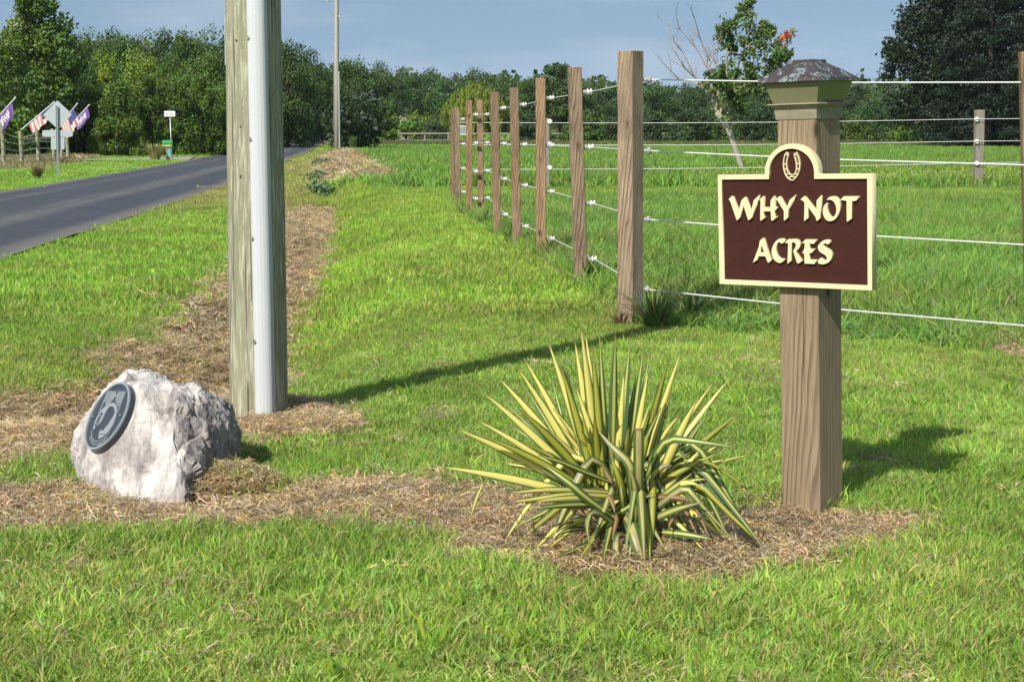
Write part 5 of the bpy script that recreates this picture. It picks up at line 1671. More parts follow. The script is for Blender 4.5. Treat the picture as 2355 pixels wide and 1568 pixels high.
# ------------------------------------------------------------------ yucca: every leaf its own part
def yucca():
    g = ground(1455, 1245); g.z = tz(g.x, g.y)
    Yc = g.y
    root = empty('yucca', g, 'yellow and green striped yucca with stiff sword leaves and dry brown base', 'plant')
    cp = lambda x, y, dy: at(981.2 + x * .3912, 735.9 + y * .3912, Yc + dy) - g
    kpx = .3912 * Yc / 4000
    rng = random.Random(21)
    def leaf(pts, wpx, mat, roll=None, fold=.5, blunt=False):
        """pts = [base, (mids), tip] as points; wpx = full width"""
        P = [Vector(p) for p in pts]
        # resample through a smooth curve
        n = 9; out_ = []
        if len(P) == 2: P = [P[0], P[0].lerp(P[1], .5) + Vector((0, 0, .012)), P[1]]
        for i in range(n + 1):
            t = i / n
            if len(P) == 3: q = P[0] * (1 - t) ** 2 + (P[1] * 2 - P[0] * .5 - P[2] * .5) * 2 * t * (1 - t) + P[2] * t * t
            else:
                s_ = t * (len(P) - 1); a = min(int(s_), len(P) - 2); u_ = s_ - a
                pm = P[max(a - 1, 0)]; p0 = P[a]; p1 = P[a + 1]; p2 = P[min(a + 2, len(P) - 1)]
                q = .5 * (2 * p0 + (p1 - pm) * u_ + (2 * pm - 5 * p0 + 4 * p1 - p2) * u_ ** 2 + (3 * p0 - pm - 3 * p1 + p2) * u_ ** 3)
            out_.append(q)
        toc = Vector((-g.x, -Yc, CAM_H)).normalized()
        roll = rng.uniform(-.7, .7) if roll is None else roll
        v, uv, f = [], [], []
        W = wpx * kpx * .95
        for i, p in enumerate(out_):
            t = i / n
            d = (out_[min(i + 1, n)] - out_[max(i - 1, 0)]).normalized()
            s = d.cross(toc); s = s.normalized() if s.length > 1e-3 else Vector((1, 0, 0))
            nn = s.cross(d).normalized()
            s2 = s * math.cos(roll) + nn * math.sin(roll); n2 = s2.cross(d).normalized()
            prof = (.62 + .38 * min(1, t / .35)) * (1.0 if t < .45 else (1 - ((t - .45) / .55) ** 1.7))
            if blunt: prof = .85 if t < .9 else .75
            w_ = max(.0015, W * prof / 2)
            for j, a in enumerate((-1, -.5, 0, .5, 1)):
                v.append(p + s2 * a * w_ - n2 * (abs(a) - .5) * -w_ * fold * -1); uv.append(((a + 1) / 2, t))
        for i in range(n):
            for j in range(4): f.append((i * 5 + j, i * 5 + j + 1, (i + 1) * 5 + j + 1, (i + 1) * 5 + j))
        o = link('leaf', mesh('leaf', v, f, True, uv), root, M[mat])
        return o
    G, N_, O_, B_, D_ = 'yucca_gold', 'yucca_green', 'yucca_olive_shade', 'yucca_brown', 'yucca_dead'
    # upright and spreading leaves: base, (mid), tip in crop pixels with depth offsets, width, kind
    U = [((1000, 1060, -.02), (88, 862, -.16), 66, G), ((960, 1040, 0), (175, 640, -.06), 66, G), ((900, 985, .05), (300, 590, .05), 50, G), ((960, 1010, .0), (322, 675, -.10), 52, O_),
         ((930, 980, .04), (338, 430, .02), 60, G), ((950, 985, .06), (425, 340, .12), 64, G), ((960, 990, .05), (535, 280, .04), 60, G), ((975, 980, .1), (577, 232, .18), 56, G), ((960, 960, -.03), (540, 520, -.14), 58, O_),
         ((990, 985, .08), (717, 130, .12), 62, G), ((960, 900, .12), (785, 190, .22), 40, N_), ((990, 980, .0), (795, 290, -.02), 58, O_), ((1005, 985, .08), (872, 130, .10), 62, G), ((1025, 970, .06), (908, 42, .04), 72, G),
         ((1035, 960, .1), (935, 85, .16), 54, G), ((1040, 970, .0), (975, 160, .0), 54, O_), ((1060, 950, .1), (1016, 75, .14), 48, N_), ((1090, 960, .04), (1110, 75, .04), 66, N_), ((1120, 960, .06), (1196, 125, .06), 66, N_),
         ((1110, 960, .0), (1160, 315, -.03), 50, G), ((1165, 970, .08), (1276, 175, .1), 60, N_), ((1195, 960, .12), (1312, 195, .2), 46, N_), ((1235, 960, .06), (1428, 212, .06), 54, O_), ((1255, 950, .12), (1492, 198, .16), 50, G),
         ((1190, 970, .02), (1302, 305, .02), 48, G), ((1300, 970, .08), (1690, 362, .12), 52, G), ((1320, 960, .12), (1767, 358, .2), 48, G), ((1350, 980, .0), (1586, 478, -.04), 62, G), ((1345, 980, .02), (1842, 548, .06), 54, O_),
         ((1300, 1010, -.02), (1695, 792, -.08), 46, O_), ((1020, 960, .02), (985, 578, -.05), 66, O_), ((990, 1000, .02), (915, 560, -.02), 58, O_), ((900, 950, .14), (580, 400, .26), 34, N_), ((880, 930, .14), (735, 350, .3), 30, N_),
         ((1060, 1000, .0), (940, 280, .1), 44, G), ((1050, 960, .02), (880, 400, .04), 50, G), ((1150, 980, .1), (1230, 330, .18), 44, N_), ((1280, 980, .1), (1440, 420, .2), 46, N_), ((1000, 1000, .06), (660, 420, .2), 42, G), ((1230, 990, .02), (1340, 520, .02), 50, O_),
         ((940, 1000, .08), (440, 470, .2), 34, N_), ((1380, 980, .06), (1650, 560, .14), 44, N_)]
    for b, t, w_, k in U:
        leaf([cp(*b), cp(*t)], w_, k, roll=rng.uniform(-.55, .55))
    C = [([(1270, 1000, .0), (1330, 830, -.08), (1420, 705, -.14), (1600, 715, -.18), (1818, 748, -.2)], 56, N_, .35), ([(1350, 960, 0), (1480, 850, -.02), (1640, 830, -.02), (1830, 950, -.02), (2002, 1087, -.03)], 26, O_, .2),
         ([(1245, 1200, -.06), (1245, 1000, -.14), (1246, 800, -.19), (1246, 635, -.2)], 78, B_, .1), ([(1225, 1180, -.08), (1205, 950, -.14), (1190, 840, -.15), (1090, 740, -.12), (1010, 652, -.08)], 62, B_, -.3),
         ([(1100, 960, -.04), (900, 880, -.12), (780, 830, -.17), (655, 795, -.2)], 38, N_, .2), ([(1130, 1020, -.06), (880, 1005, -.18), (700, 1000, -.24), (488, 1016, -.27)], 50, G, .5), ([(1140, 1045, -.06), (900, 1030, -.17), (700, 1045, -.25), (500, 1072, -.3)], 56, G, .4),
         ([(1100, 1060, -.06), (850, 1050, -.2), (640, 1068, -.28)], 48, G, .3), ([(1090, 1090, -.08), (850, 1085, -.2), (640, 1110, -.28)], 46, N_, .3), ([(1120, 1170, -.10), (960, 1060, -.17), (830, 950, -.2), (690, 850, -.16)], 54, N_, -.2),
         ([(1130, 1215, -.1), (1040, 1150, -.2), (970, 1135, -.24), (945, 1220, -.27), (966, 1362, -.28)], 46, B_, .4), ([(1040, 1290, -.1), (900, 1340, -.2), (750, 1402, -.28)], 46, B_, .5), ([(1165, 1160, -.12), (1200, 1200, -.22), (1240, 1330, -.28), (1294, 1468, -.3)], 82, B_, .1),
         ([(1190, 1270, -.12), (1130, 1265, -.22), (1118, 1340, -.26), (1140, 1450, -.28)], 50, B_, .3), ([(1160, 1268, -.12), (1180, 1275, -.22), (1192, 1360, -.26), (1186, 1462, -.28)], 52, B_, -.2), ([(1350, 1245, -.1), (1500, 1255, -.18), (1680, 1288, -.22)], 52, N_, .3),
         ([(1250, 1190, -.06), (1400, 1060, -.13), (1520, 990, -.16), (1610, 1080, -.18), (1820, 1312, -.2)], 54, B_, .2), ([(1255, 1220, -.08), (1420, 1130, -.17), (1625, 1070, -.22)], 52, B_, .2), ([(1380, 1010, .0), (1530, 950, -.04), (1655, 936, -.05)], 42, N_, .3),
         ([(1500, 960, .1), (1640, 1020, .1), (1810, 1142, .1)], 42, O_, .2), ([(980, 1180, -.06), (860, 1190, -.14), (735, 1292, -.18)], 46, G, .2), ([(960, 1230, -.06), (860, 1230, -.14), (770, 1258, -.18)], 38, N_, .3), ([(1230, 1180, -.1), (1225, 1000, -.16), (1195, 880, -.18)], 48, B_, .0),
         ([(1180, 1120, -.06), (1140, 960, -.13), (1090, 820, -.13)], 58, O_, -.2), ([(1270, 1040, -.02), (1340, 900, -.08), (1430, 850, -.1)], 62, B_, .1), ([(1260, 1020, 0), (1330, 900, -.05), (1370, 800, -.06)], 58, B_, -.2), ([(1380, 1050, -.04), (1500, 960, -.1), (1610, 980, -.12)], 46, G, .2),
         ([(1160, 1130, -.08), (1150, 1050, -.14), (1140, 960, -.15)], 46, N_, .1), ([(1060, 1180, -.06), (1180, 1100, -.12), (1330, 1020, -.14)], 40, N_, .2), ([(330, 965, -.23), (290, 1060, -.235), (260, 1156, -.24)], 20, G, .3), ([(1440, 980, .05), (1560, 990, .02), (1700, 955, .0)], 36, O_, .2),
         ([(1000, 1010, -.04), (820, 960, -.14), (620, 840, -.2)], 50, B_, .3), ([(1300, 1100, -.06), (1420, 1010, -.1), (1560, 900, -.08)], 44, O_, .1), ([(1330, 1060, -.04), (1500, 880, -.04), (1600, 770, -.02)], 46, G, .2)]
    for pts, w_, k, ro in C: leaf([cp(*p) for p in pts], w_, k, roll=ro, blunt=(pts[0][:2] == (1245, 1200)))
    # back fan filling the clump from behind, and dry leaves about the foot
    for i in range(52):
        a = rng.uniform(-1.25, 1.25); b = (1130 + 200 * math.sin(a) * .6, 1000, .12); L_ = rng.uniform(380, 760)
        leaf([cp(*b), cp(b[0] + math.sin(a) * L_, b[1] - math.cos(a) * L_ * .75, rng.choice([.35, .3, .1, -.05]))], rng.uniform(34, 54), rng.choice([N_, G, O_, G]))
    # the skirt: older leaves arching out and down all round the foot
    for i in range(34):
        a = rng.uniform(-1.9, 1.9); L_ = rng.uniform(.20, .42); h0 = rng.uniform(.06, .22)
        d = Vector((math.sin(a), -math.cos(a), 0)); b0 = Vector((rng.uniform(-.10, .10), .03, h0))
        up_ = rng.uniform(.02, .13)
        leaf([b0, b0 + d * L_ * .35 + Vector((0, 0, up_)), b0 + d * L_ * .7 + Vector((0, 0, up_ * .5 - h0 * .4)), b0 + d * L_ + Vector((0, 0, .015 - h0))], rng.uniform(38, 58), rng.choice([B_, B_, O_, N_, G, N_, O_]), roll=rng.uniform(-.5, .5))
    dead = [((1290, 1230), (1480, 1372), 34), ((1270, 1230), (1400, 1378), 34), ((1260, 1240), (1345, 1382), 36), ((1000, 1250), (830, 1312), 34), ((1110, 1250), (1085, 1385), 30), ((1330, 1230), (1570, 1380), 26), ((940, 1180), (800, 1230), 30), ((1040, 1010), (1105, 1130), 40),
            ((620, 1150), (618, 1325), 14), ((1000, 1220), (870, 1330), 26), ((1060, 1230), (980, 1290), 40), ((1120, 1110), (1090, 1290), 34), ((1500, 1060), (1590, 1255), 26), ((1560, 1060), (1660, 1270), 22), ((1300, 1050), (1550, 1060), 44), ((1540, 1080), (1420, 1230), 40),
            ((500, 1050), (540, 1280), 10), ((860, 1070), (1000, 1180), 36), ((810, 1060), (930, 1150), 36), ((1050, 880), (1090, 960), 34), ((1390, 1240), (1500, 1330), 30), ((0, 1225), (495, 1160), 9), ((1240, 1230), (1300, 1350), 30), ((1200, 1250), (1130, 1340), 24)]
    for (a, c), (d, e), w_ in dead:
        leaf([cp(a, c, -.06), cp((a + d) / 2 + rng.uniform(-15, 15), (c + e) / 2 - 14, -.14), cp(d, e, -.2)], w_, D_, fold=.9)
    # stubby stem the leaves rise from
    b = MB(); b.tube([(0, .05, -.05), (0, .04, .06), (.0, .05, .16)], [.13, .10, .05], 10); b.build('stem', M['yucca_stem'], root, smooth=True)
yucca()

# ------------------------------------------------------------------ clumps and weeds at the fence
rg = np.random.default_rng(5)
GC = [(.12, .20, .05), (.16, .24, .065), (.09, .15, .04), (.27, .23, .11)]
for px, py, Y, n, h, sp, lab in ((1505, 755, None, 150, .42, .34, 'dark tall grass clump at the foot of the corner post'), (1585, 735, None, 90, .34, .35, 'loose grass clump right of the corner post'), (1425, 752, None, 40, .20, .16, 'dry grass tuft left of the corner post foot'),
                                 (1352, 655, None, 60, .42, .30, 'grass tuft at the second fence post'), (1262, 600, None, 60, .36, .26, 'grass tuft at the third fence post'), (1170, 560, None, 60, .36, .25, 'weedy tuft between the fourth and fifth fence posts'), (1112, 520, None, 60, .40, .35, 'weedy tuft at the sixth fence post'), (1066, 500, None, 50, .40, .3, 'weedy tuft at the farthest fence posts')):
    g = ground(px, py); g.z = tz(g.x, g.y)
    blade_clump('grass_clump', g, n, h, sp, .011, None, [(.20, .13, .06), (.16, .11, .05)] if 'dry' in lab else GC, lab, 'plant', rg, .5)
for px, py, h, lab in ((1545, 730, .62, 'wiry feathery weed left of two behind the wire fence'), (1590, 725, .55, 'wiry feathery weed nearer to the sign board')):
    g = ground(px, py) + Vector((0, .6, 0)); g.z = tz(g.x, g.y)
    b = MB(); r2 = random.Random(px)
    for s in range(5):
        dx, dy = r2.uniform(-.16, .16), r2.uniform(-.1, .1); hh = h * r2.uniform(.7, 1.25)
        st = [Vector((dx * t, dy * t, hh * t)) for t in (0, .35, .7, 1)]
        b.tube(st, [.004, .003, .002, .001], 4, cap=False)
        for k in range(22):
            t = r2.uniform(.2, 1); p = Vector((dx * t, dy * t, hh * t)); a = r2.uniform(0, 6.28); l = .09 * (1.15 - t * .7)
            q = p + Vector((math.cos(a) * l, math.sin(a) * l, l * .45))
            b.tube([p, q], [.0022, .0007], 3, cap=False)
    me = b.mesh('feathery_weed'); c = np.tile(np.array([[.07, .13, .03]]), (len(me.vertices), 1))
    a_ = me.attributes.new('lc', 'FLOAT_COLOR', 'POINT'); a_.data.foreach_set('color', np.concatenate([c, np.ones((len(c), 1))], 1).astype(np.float32).ravel())
    tag(link('feathery_weed', me, None, M['plant_leaf'], g), lab, 'plant')

# ------------------------------------------------------------------ grass and straw (instanced blades: stuff)
def blade_proto(name, n, rad, h0, h1, wdt, lean, dry, rng, flat=False, curl=.5, mat='grass_blade', drycol=(1.75, .95, 2.6)):
    V, Q, T, C = [], [], [], []
    for i in range(n):
        a = rng.uniform(0, 6.28); rr = rad * rng.random() ** .5; h = rng.uniform(h0, h1); yw = rng.uniform(0, 6.28)
        p0 = np.array([math.cos(a) * rr, math.sin(a) * rr, -.004]); ld = np.array([math.cos(yw), math.sin(yw), 0])
        fa = rng.uniform(0, 6.28); s = np.array([math.cos(fa), math.sin(fa), 0])
        ln = lean * rng.uniform(.2, 1.5)
        if flat:
            z0 = rng.uniform(.0, .014); L_ = h
            s = np.array([-ld[1], ld[0], 0]) * .8 + np.array([0, 0, .6]) * rng.uniform(-1, 1)
            pt = [p0 + np.array([0, 0, z0]), p0 + ld * L_ * .5 + np.array([0, 0, z0 + rng.uniform(0, .012)]), p0 + ld * L_ + np.array([0, 0, z0 + rng.uniform(-.006, .01)])]
        else:
            pt = [p0, p0 + np.array([0, 0, h * .55]) + ld * h * ln * .35, p0 + np.array([0, 0, h * (1 - .25 * ln * curl)]) + ld * h * ln]
        w_ = wdt * rng.uniform(.6, 1.3) / 2
        o = len(V)
        V += [pt[0] - s * w_ * .8, pt[0] + s * w_ * .8, pt[1] + s * w_, pt[1] - s * w_, pt[2]]
        Q.append((o, o + 1, o + 2, o + 3)); T.append((o + 3, o + 2, o + 4))
        c = np.array([1, 1, 1.]) * (rng.uniform(.35, 1.35) if flat else rng.uniform(.7, 1.28)) * np.array([rng.uniform(.9, 1.12) if flat else rng.uniform(.72, 1.28), 1, rng.uniform(.6, 1.6)])
        if rng.random() < dry: c = np.array(drycol) * rng.uniform(.6, 1.2)
        C += [c] * 5
    me = npmesh(name, np.array(V), Q, T, {'lc': np.array(C)})
    me.materials.append(M[mat])
    return bpy.data.objects.new(name, me)

def instancer(name, protos, pts, yaw, scale, col, label, cat):
    c = bpy.data.collections.new(name + '_blades')
    for p in protos: c.objects.link(p)
    n = len(pts)
    me = bpy.data.meshes.new(name)
    me.vertices.add(n); me.vertices.foreach_set('co', np.asarray(pts, np.float32).ravel())
    for k, t_, d in (('yaw', 'FLOAT_VECTOR', yaw), ('scl', 'FLOAT_VECTOR', scale), ('tint', 'FLOAT_COLOR', np.concatenate([col, np.ones((n, 1))], 1)), ('idx', 'INT', RNG.integers(0, len(protos), n))):
        at_ = me.attributes.new(k, t_, 'POINT')
        at_.data.foreach_set({'FLOAT_VECTOR': 'vector', 'FLOAT_COLOR': 'color', 'INT': 'value'}[t_], np.asarray(d, np.int32 if t_ == 'INT' else np.float32).ravel())
    o = link(name, me); tag(o, label, cat, None, 'stuff')
    ng = bpy.data.node_groups.new(name, 'GeometryNodeTree')
    ng.interface.new_socket('Geometry', in_out='INPUT', socket_type='NodeSocketGeometry'); ng.interface.new_socket('Geometry', in_out='OUTPUT', socket_type='NodeSocketGeometry')
    N = ng.nodes.new; Lk = ng.links.new
    gi, go = N('NodeGroupInput'), N('NodeGroupOutput')
    ci = N('GeometryNodeCollectionInfo'); ci.inputs['Collection'].default_value = c; ci.inputs['Separate Children'].default_value = True; ci.inputs['Reset Children'].default_value = True
    ip = N('GeometryNodeInstanceOnPoints'); ip.inputs['Pick Instance'].default_value = True
    def named(nm, ty):
        q = N('GeometryNodeInputNamedAttribute'); q.data_type = ty; q.inputs['Name'].default_value = nm; return [s for s in q.outputs if s.enabled and s.name == 'Attribute'][0]
    er = N('FunctionNodeEulerToRotation'); Lk(named('yaw', 'FLOAT_VECTOR'), er.inputs[0])
    mp_ = N('GeometryNodeMeshToPoints'); Lk(gi.outputs[0], mp_.inputs['Mesh'])
    Lk(mp_.outputs[0], ip.inputs['Points']); Lk(ci.outputs[0], ip.inputs['Instance']); Lk(er.outputs[0], ip.inputs['Rotation'])
    Lk(named('scl', 'FLOAT_VECTOR'), ip.inputs['Scale']); Lk(named('idx', 'INT'), ip.inputs['Instance Index'])
    Lk(ip.outputs[0], go.inputs[0])
    md = o.modifiers.new('blades', 'NODES'); md.node_group = ng
    return o

def scatter(y0, y1, dens, side=2.0, slope=.325):
    """random points over the fan of ground that can be seen, a bit wider than the view"""
    area = slope * (y1 ** 2 - y0 ** 2) + 2 * side * (y1 - y0)
    n = int(area * dens)
    u = RNG.random(n)
    A_, B_ = slope, 2 * side
    q = A_ * y0 ** 2 + B_ * y0 + u * (A_ * (y1 ** 2 - y0 ** 2) + B_ * (y1 - y0))
    y = (-B_ + np.sqrt(B_ * B_ + 4 * A_ * q)) / (2 * A_)
    x = (RNG.random(n) * 2 - 1) * (slope * y + side)
    return x, y

def put_grass(name, protos, x, y, keep, s0, s1, label, cat, tmul=1.0, hs=None, tilt=.12):
    k = keep
    x, y = x[k], y[k]; n = len(x)
    z = terrain(x, y)
    s = RNG.uniform(s0, s1, n)
    hsc = s * (hs[k] if hs is not None else 1)
    yaw = np.stack([RNG.normal(0, tilt, n), RNG.normal(0, tilt, n), RNG.uniform(0, 6.28, n)], 1)
    col = tint(x, y) * tmul * RNG.uniform(.78, 1.25, (n, 1))
    instancer(name, protos, np.stack([x, y, z], 1), yaw, np.stack([s, s, hsc], 1), col, label, cat)

pr = np.random.default_rng(31)
rocky = gpoly([(180, 1150), (330, 1185), (430, 1180), (545, 1110), (540, 1040), (300, 1000)])
def off_things(x, y):
    ok = np.hypot(x - GPOLE.x, y - GPOLE.y) > .17
    return ok & (np.hypot(x - GPOST.x, y - GPOST.y) > .11)
GPOLE = ground(595, 948); GPOST = ground(1868, 1173)
notroad = lambda x, y: (road_dist(x, y) > .04 + .10 * (vnoise(x, y, 2.5) - .5)) | (road_dist(x, y) < -ROAD_W - .04)
DRV = [(-60, 77.2), (-34, 78), (-24, 79), (-18.5, 81), (-15.6, 84), (-17, 94), (-19, 89), (-24, 85), (-34, 83), (-60, 82.5)]

lawn = [blade_proto('lawn_blades', 48, .078, .014, .050, .0044, .95, .29, pr) for _ in range(7)]
x, y = scatter(3.2, 13.5, 330)
d = dryness(x, y)
thin = np.clip((fbm(x + 7, y - 3, 1.6, 4) - .50) * 3.0, 0, .34) * (1 - .5 * sstep(9, 12, y))
keep = (RNG.random(len(x)) > np.maximum(d * 1.12 - .04, thin)) & notroad(x, y) & off_things(x, y) & (pasture(x, y) < .5)
# mown lawn is patchy: thin places and lusher tufts
hs = .62 + .75 * fbm(x, y, 3.0, 3) * (1 + .6 * (vnoise(x, y, .7) - .3))
hs = hs * np.where(poly_sdf(x, y, DRY[0]) < .45, 1.25, 1.0)
put_grass('lawn_grass', lawn, x, y, keep, .8, 1.25, 'short mown green lawn around the sign and boulder', 'grass', 1.0, hs)

# coarser tufts of broad-bladed grass here and there in the lawn
crab = [blade_proto('coarse_blades', 16, .05, .04, .095, .0075, 1.1, .06, pr) for _ in range(4)]
x, y = scatter(3.4, 13, 26)
keep = (RNG.random(len(x)) < np.clip((fbm(x + 20, y + 9, .9, 3) - .46) * 5 + (x > 1.2) * .25, 0, 1)) & (dryness(x, y) < .35) & notroad(x, y) & off_things(x, y) & (pasture(x, y) < .5)
put_grass('coarse_grass', crab, x, y, keep, .7, 1.25, 'coarse broad-bladed grass tufts scattered in the lawn', 'grass', .92)

lane = [blade_proto('lane_blades', 46, .17, .03, .075, .0085, .8, .14, pr) for _ in range(5)]
x, y = scatter(13.3, 46, 52)
d = dryness(x, y)
keep = (RNG.random(len(x)) > d * 1.1 - .04) & notroad(x, y) & (pasture(x, y) < .5)
hs = .75 + .6 * fbm(x, y, 1.5, 3)
dd_ = x - np.interp(y, [p[1] for p in DITCH], [p[0] for p in DITCH])
hs = hs * (1 + 2.2 * sstep(32, 44, y) * sstep(1.6, .3, np.abs(dd_ - .2)))
put_grass('verge_grass', lane, x, y, keep, .8, 1.25, 'mown bright green grass strip between road ditch and fence', 'grass', 1.0, hs)

padp = [blade_proto('paddock_blades', 40, .16, .08, .26, .0085, .75, .10, pr) for _ in range(6)]
x, y = scatter(10.4, 46, 62)
keep = (pasture(x, y) > .4) & (RNG.random(len(x)) > dryness(x, y) * .8)
sl_ = (RIGHT_POST.y - CORNER.y) / (RIGHT_POST.x - CORNER.x)
edge_ = y - (CORNER.y + sl_ * (x - CORNER.x))
hs = (.45 + .8 * fbm(x, y, 1.2, 3)) * (.55 + .45 * sstep(0, 2.5, edge_))
put_grass('paddock_grass', padp, x, y, keep, .75, 1.3, 'longer lush grass inside the paddock', 'grass', 1.0, hs)

fldp = [blade_proto('field_blades', 60, .55, .14, .34, .03, .6, .10, pr) for _ in range(5)]
x, y = scatter(44, 205, 4.2, 3)
inlane = (x > np.interp(y, [44, 60, 105, 140], [-5.4, -6.4, -10.5, -14.5]))
keep = notroad(x, y) & (RNG.random(len(x)) > dryness(x, y) * 2.2) & (poly_sdf(x, y, DRV) > .2)
hs = .55 + .9 * fbm(x, y, .5, 3)
shoulder = x < np.interp(y, [40, 58, 88, 110, 140, 200], [-4.6, -6.0, -9.2, -11.5, -14.6, -20])
hs = hs * np.where(shoulder, .14, 1.0) * (1 - .62 * sstep(44, 47, y) * (1 - sstep(56, 62, y)) * sstep(4, 7, x))
hs = hs * (1 - .55 * sstep(90, 150, y))
put_grass('field_grass', fldp, x, y, keep, .8, 1.25, 'far field of tall green grass reaching to the trees', 'grass', 1.0, hs)

x, y = scatter(162, 181, 2.2, 3)
keep = (x > -13) & (RNG.random(len(x)) < .75); xx, yy = x[keep], y[keep]; n_ = len(xx); s = RNG.uniform(.8, 1.3, n_)
instancer('dry_margin', fldp, np.stack([xx, yy, terrain(xx, yy)], 1), np.stack([np.zeros(n_), np.zeros(n_), RNG.uniform(0, 6.28, n_)], 1), np.stack([s, s, s * 1.5], 1), np.where(RNG.random((n_, 1)) < .55, np.array([[.19, .17, .075]]), np.array([[.10, .19, .04]])) * RNG.uniform(.7, 1.2, (n_, 1)), 'rank olive and tan grass along the far paddock margin', 'grass')
# tan dead grass under the cross fence and at the paddock's far side
x, y = scatter(62, 92, 3, 3)
keep = (x < np.interp(y, [62, 70, 84, 92], [-17.5, -18.5, -20.5, -22])) & (x > np.interp(y, [62, 92], [-23, -30])) & (poly_sdf(x, y, DRV) > .2)
n_ = keep.sum(); xx, yy = x[keep], y[keep]
s = RNG.uniform(.8, 1.3, n_)
instancer('dead_grass', fldp, np.stack([xx, yy, terrain(xx, yy)], 1), np.stack([np.zeros(n_), np.zeros(n_), RNG.uniform(0, 6.28, n_)], 1), np.stack([s, s, s * .85], 1), np.array([.30, .27, .12]) * RNG.uniform(.7, 1.25, (n_, 1)), 'tan dead grass below the fence across the road', 'grass')

# dry cuttings
straw = [blade_proto('straw_blades', 60, .085, .015, .062, .0034, 0, 0, pr, flat=True) for _ in range(7)]
x, y = scatter(3.4, 13, 460)
d = dryness(x, y)
keep = (RNG.random(len(x)) < np.clip(d * 1.15, 0, 1) + .012 + .10 * np.clip((fbm(x + 7, y - 3, 1.6, 4) - .50) * 3, 0, 1)) & off_things(x, y) & notroad(x, y)
x, y = x[keep], y[keep]
def straw_cols(x, y):
    n = len(x)
    c = np.array([.72, .555, .30]) * RNG.uniform(.45, 1.2, (n, 1)) * (1 + .5 * (fbm(x, y, 2.2, 3)[:, None] - .5))
    return c * np.array([1, 1, 1]) * (1 + RNG.normal(0, .06, (n, 3)))
z = terrain(x, y) + RNG.uniform(0, .012, len(x))
def straw_inst(name, x, y, z, s, lab):
    n = len(x)
    instancer(name, straw, np.stack([x, y, z], 1), np.stack([RNG.normal(0, .16, n), RNG.normal(0, .16, n), RNG.uniform(0, 6.28, n)], 1), np.stack([s, s, s * 1.25], 1), straw_cols(x, y), lab, 'straw')
straw_inst('dry_cuttings', x, y, z, RNG.uniform(.75, 1.25, len(x)), 'dry tan grass cuttings spread over the bed and the ditch')
stalk = [blade_proto('stalk_blades', 3, .06, .12, .30, .0036, 0, 0, pr, flat=True) for _ in range(4)]
x, y = scatter(5.2, 12, 14)
keep = (RNG.random(len(x)) < dryness(x, y)) & off_things(x, y); x, y = x[keep], y[keep]; n = len(x)
instancer('loose_stalks', stalk, np.stack([x, y, terrain(x, y) + .02], 1), np.stack([RNG.normal(0, .1, n), RNG.normal(0, .1, n), RNG.uniform(0, 6.28, n)], 1), np.ones((n, 3)), np.array([.62, .52, .26]) * RNG.uniform(.7, 1.1, (n, 1)), 'single pale grass stalks lying on the dry cuttings', 'straw')
x, y = scatter(13, 42, 55)
d = dryness(x, y); keep = RNG.random(len(x)) < d
x, y = x[keep], y[keep]
straw_inst('ditch_cuttings', x, y, terrain(x, y), RNG.uniform(1.6, 2.6, len(x)), 'dry brown cuttings lying along the ditch')
x, y = scatter(42, 112, 14)
keep = RNG.random(len(x)) < dryness(x, y) * .9
x, y = x[keep], y[keep]
straw_inst('bank_cuttings', x, y, terrain(x, y) + .05, RNG.uniform(4, 7, len(x)), 'dry orange brown grass on the far ditch bank')
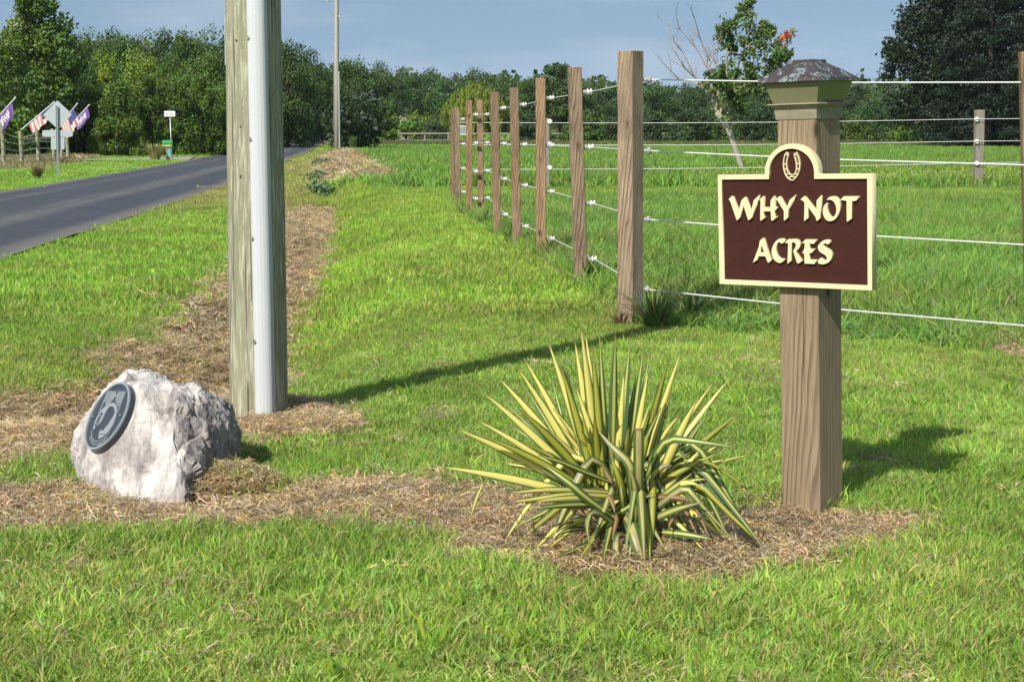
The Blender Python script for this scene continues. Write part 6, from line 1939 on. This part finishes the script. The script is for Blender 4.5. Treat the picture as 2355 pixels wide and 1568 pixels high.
# straw heaped against boulder, pole foot and post foot
xs_, ys_, zs_ = [], [], []
for (mx_, my_, h, r_) in MOUNDS:
    n = int(900 * r_ / .2 * (h / .09 + .25))
    a = RNG.uniform(0, 6.28, n); q = r_ * 1.1 * RNG.random(n) ** .5
    X = mx_ + q * np.cos(a); Y_ = my_ + q * np.sin(a) * .9
    xs_.append(X); ys_.append(Y_); zs_.append(terrain(X, Y_) + RNG.uniform(0, .03, n))
xs_, ys_, zs_ = map(np.concatenate, (xs_, ys_, zs_))
k = off_things(xs_, ys_)
straw_inst('heaped_straw', xs_[k], ys_[k], zs_[k], RNG.uniform(.6, 1.1, k.sum()), 'loose straw heaped at the feet of boulder, pole and yucca')

# small yellow flowers in the paddock
fl = []
for i in range(3):
    V, Q, T, C = [], [], [], []
    for j in range(3):
        p = np.array([pr.normal() * .1, pr.normal() * .1, pr.uniform(.22, .34)])
        for k_ in range(2):
            a = pr.uniform(0, 6.28); s_ = np.array([math.cos(a), math.sin(a), 0]) * .010; t_ = np.array([0, 0, .016])
            o_ = len(V); V += [p - s_, p + s_, p + s_ + t_, p - s_ + t_]; Q.append((o_, o_ + 1, o_ + 2, o_ + 3)); C += [(1, 1, 1)] * 4
    me = npmesh('flower', np.array(V), Q, None, {'lc': np.array(C, float)}); me.materials.append(M['grass_blade']); fl.append(bpy.data.objects.new('flower', me))
x, y = scatter(17, 60, .2)
keep = (pasture(x, y) > .5) & (fbm(x, y, .25, 2) > .5) | ((y > 42) & (y < 56) & (x > 6) & (RNG.random(len(x)) < .8))
x, y = x[keep], y[keep]; n = len(x)
s = RNG.uniform(.8, 1.3, n)
instancer('yellow_flowers', fl, np.stack([x, y, terrain(x, y)], 1), np.stack([np.zeros(n), np.zeros(n), RNG.uniform(0, 6.28, n)], 1), np.stack([s, s, s], 1), np.tile([[.75, .62, .03]], (n, 1)), 'tiny yellow flowers dotted through the paddock grass', 'flowers')

# ------------------------------------------------------------------ the summer air
def haze():
    b = MB(); b.box((0, 480, 16), (1760, 1100, 40)); o = b.build('haze', None)
    t = NT('haze_air'); t.t.nodes.clear(); oo = t.t.nodes.new('ShaderNodeOutputMaterial')
    pv = t.t.nodes.new('ShaderNodeVolumePrincipled'); pv.inputs['Color'].default_value = (.80, .88, 1.0, 1); pv.inputs['Density'].default_value = .00011; pv.inputs['Anisotropy'].default_value = .2
    t.l(pv.outputs[0], oo.inputs['Volume'])
    o.data.materials.append(t.m)
    tag(o, 'thin bluish summer haze over the whole place', 'haze', None, 'stuff')
haze()
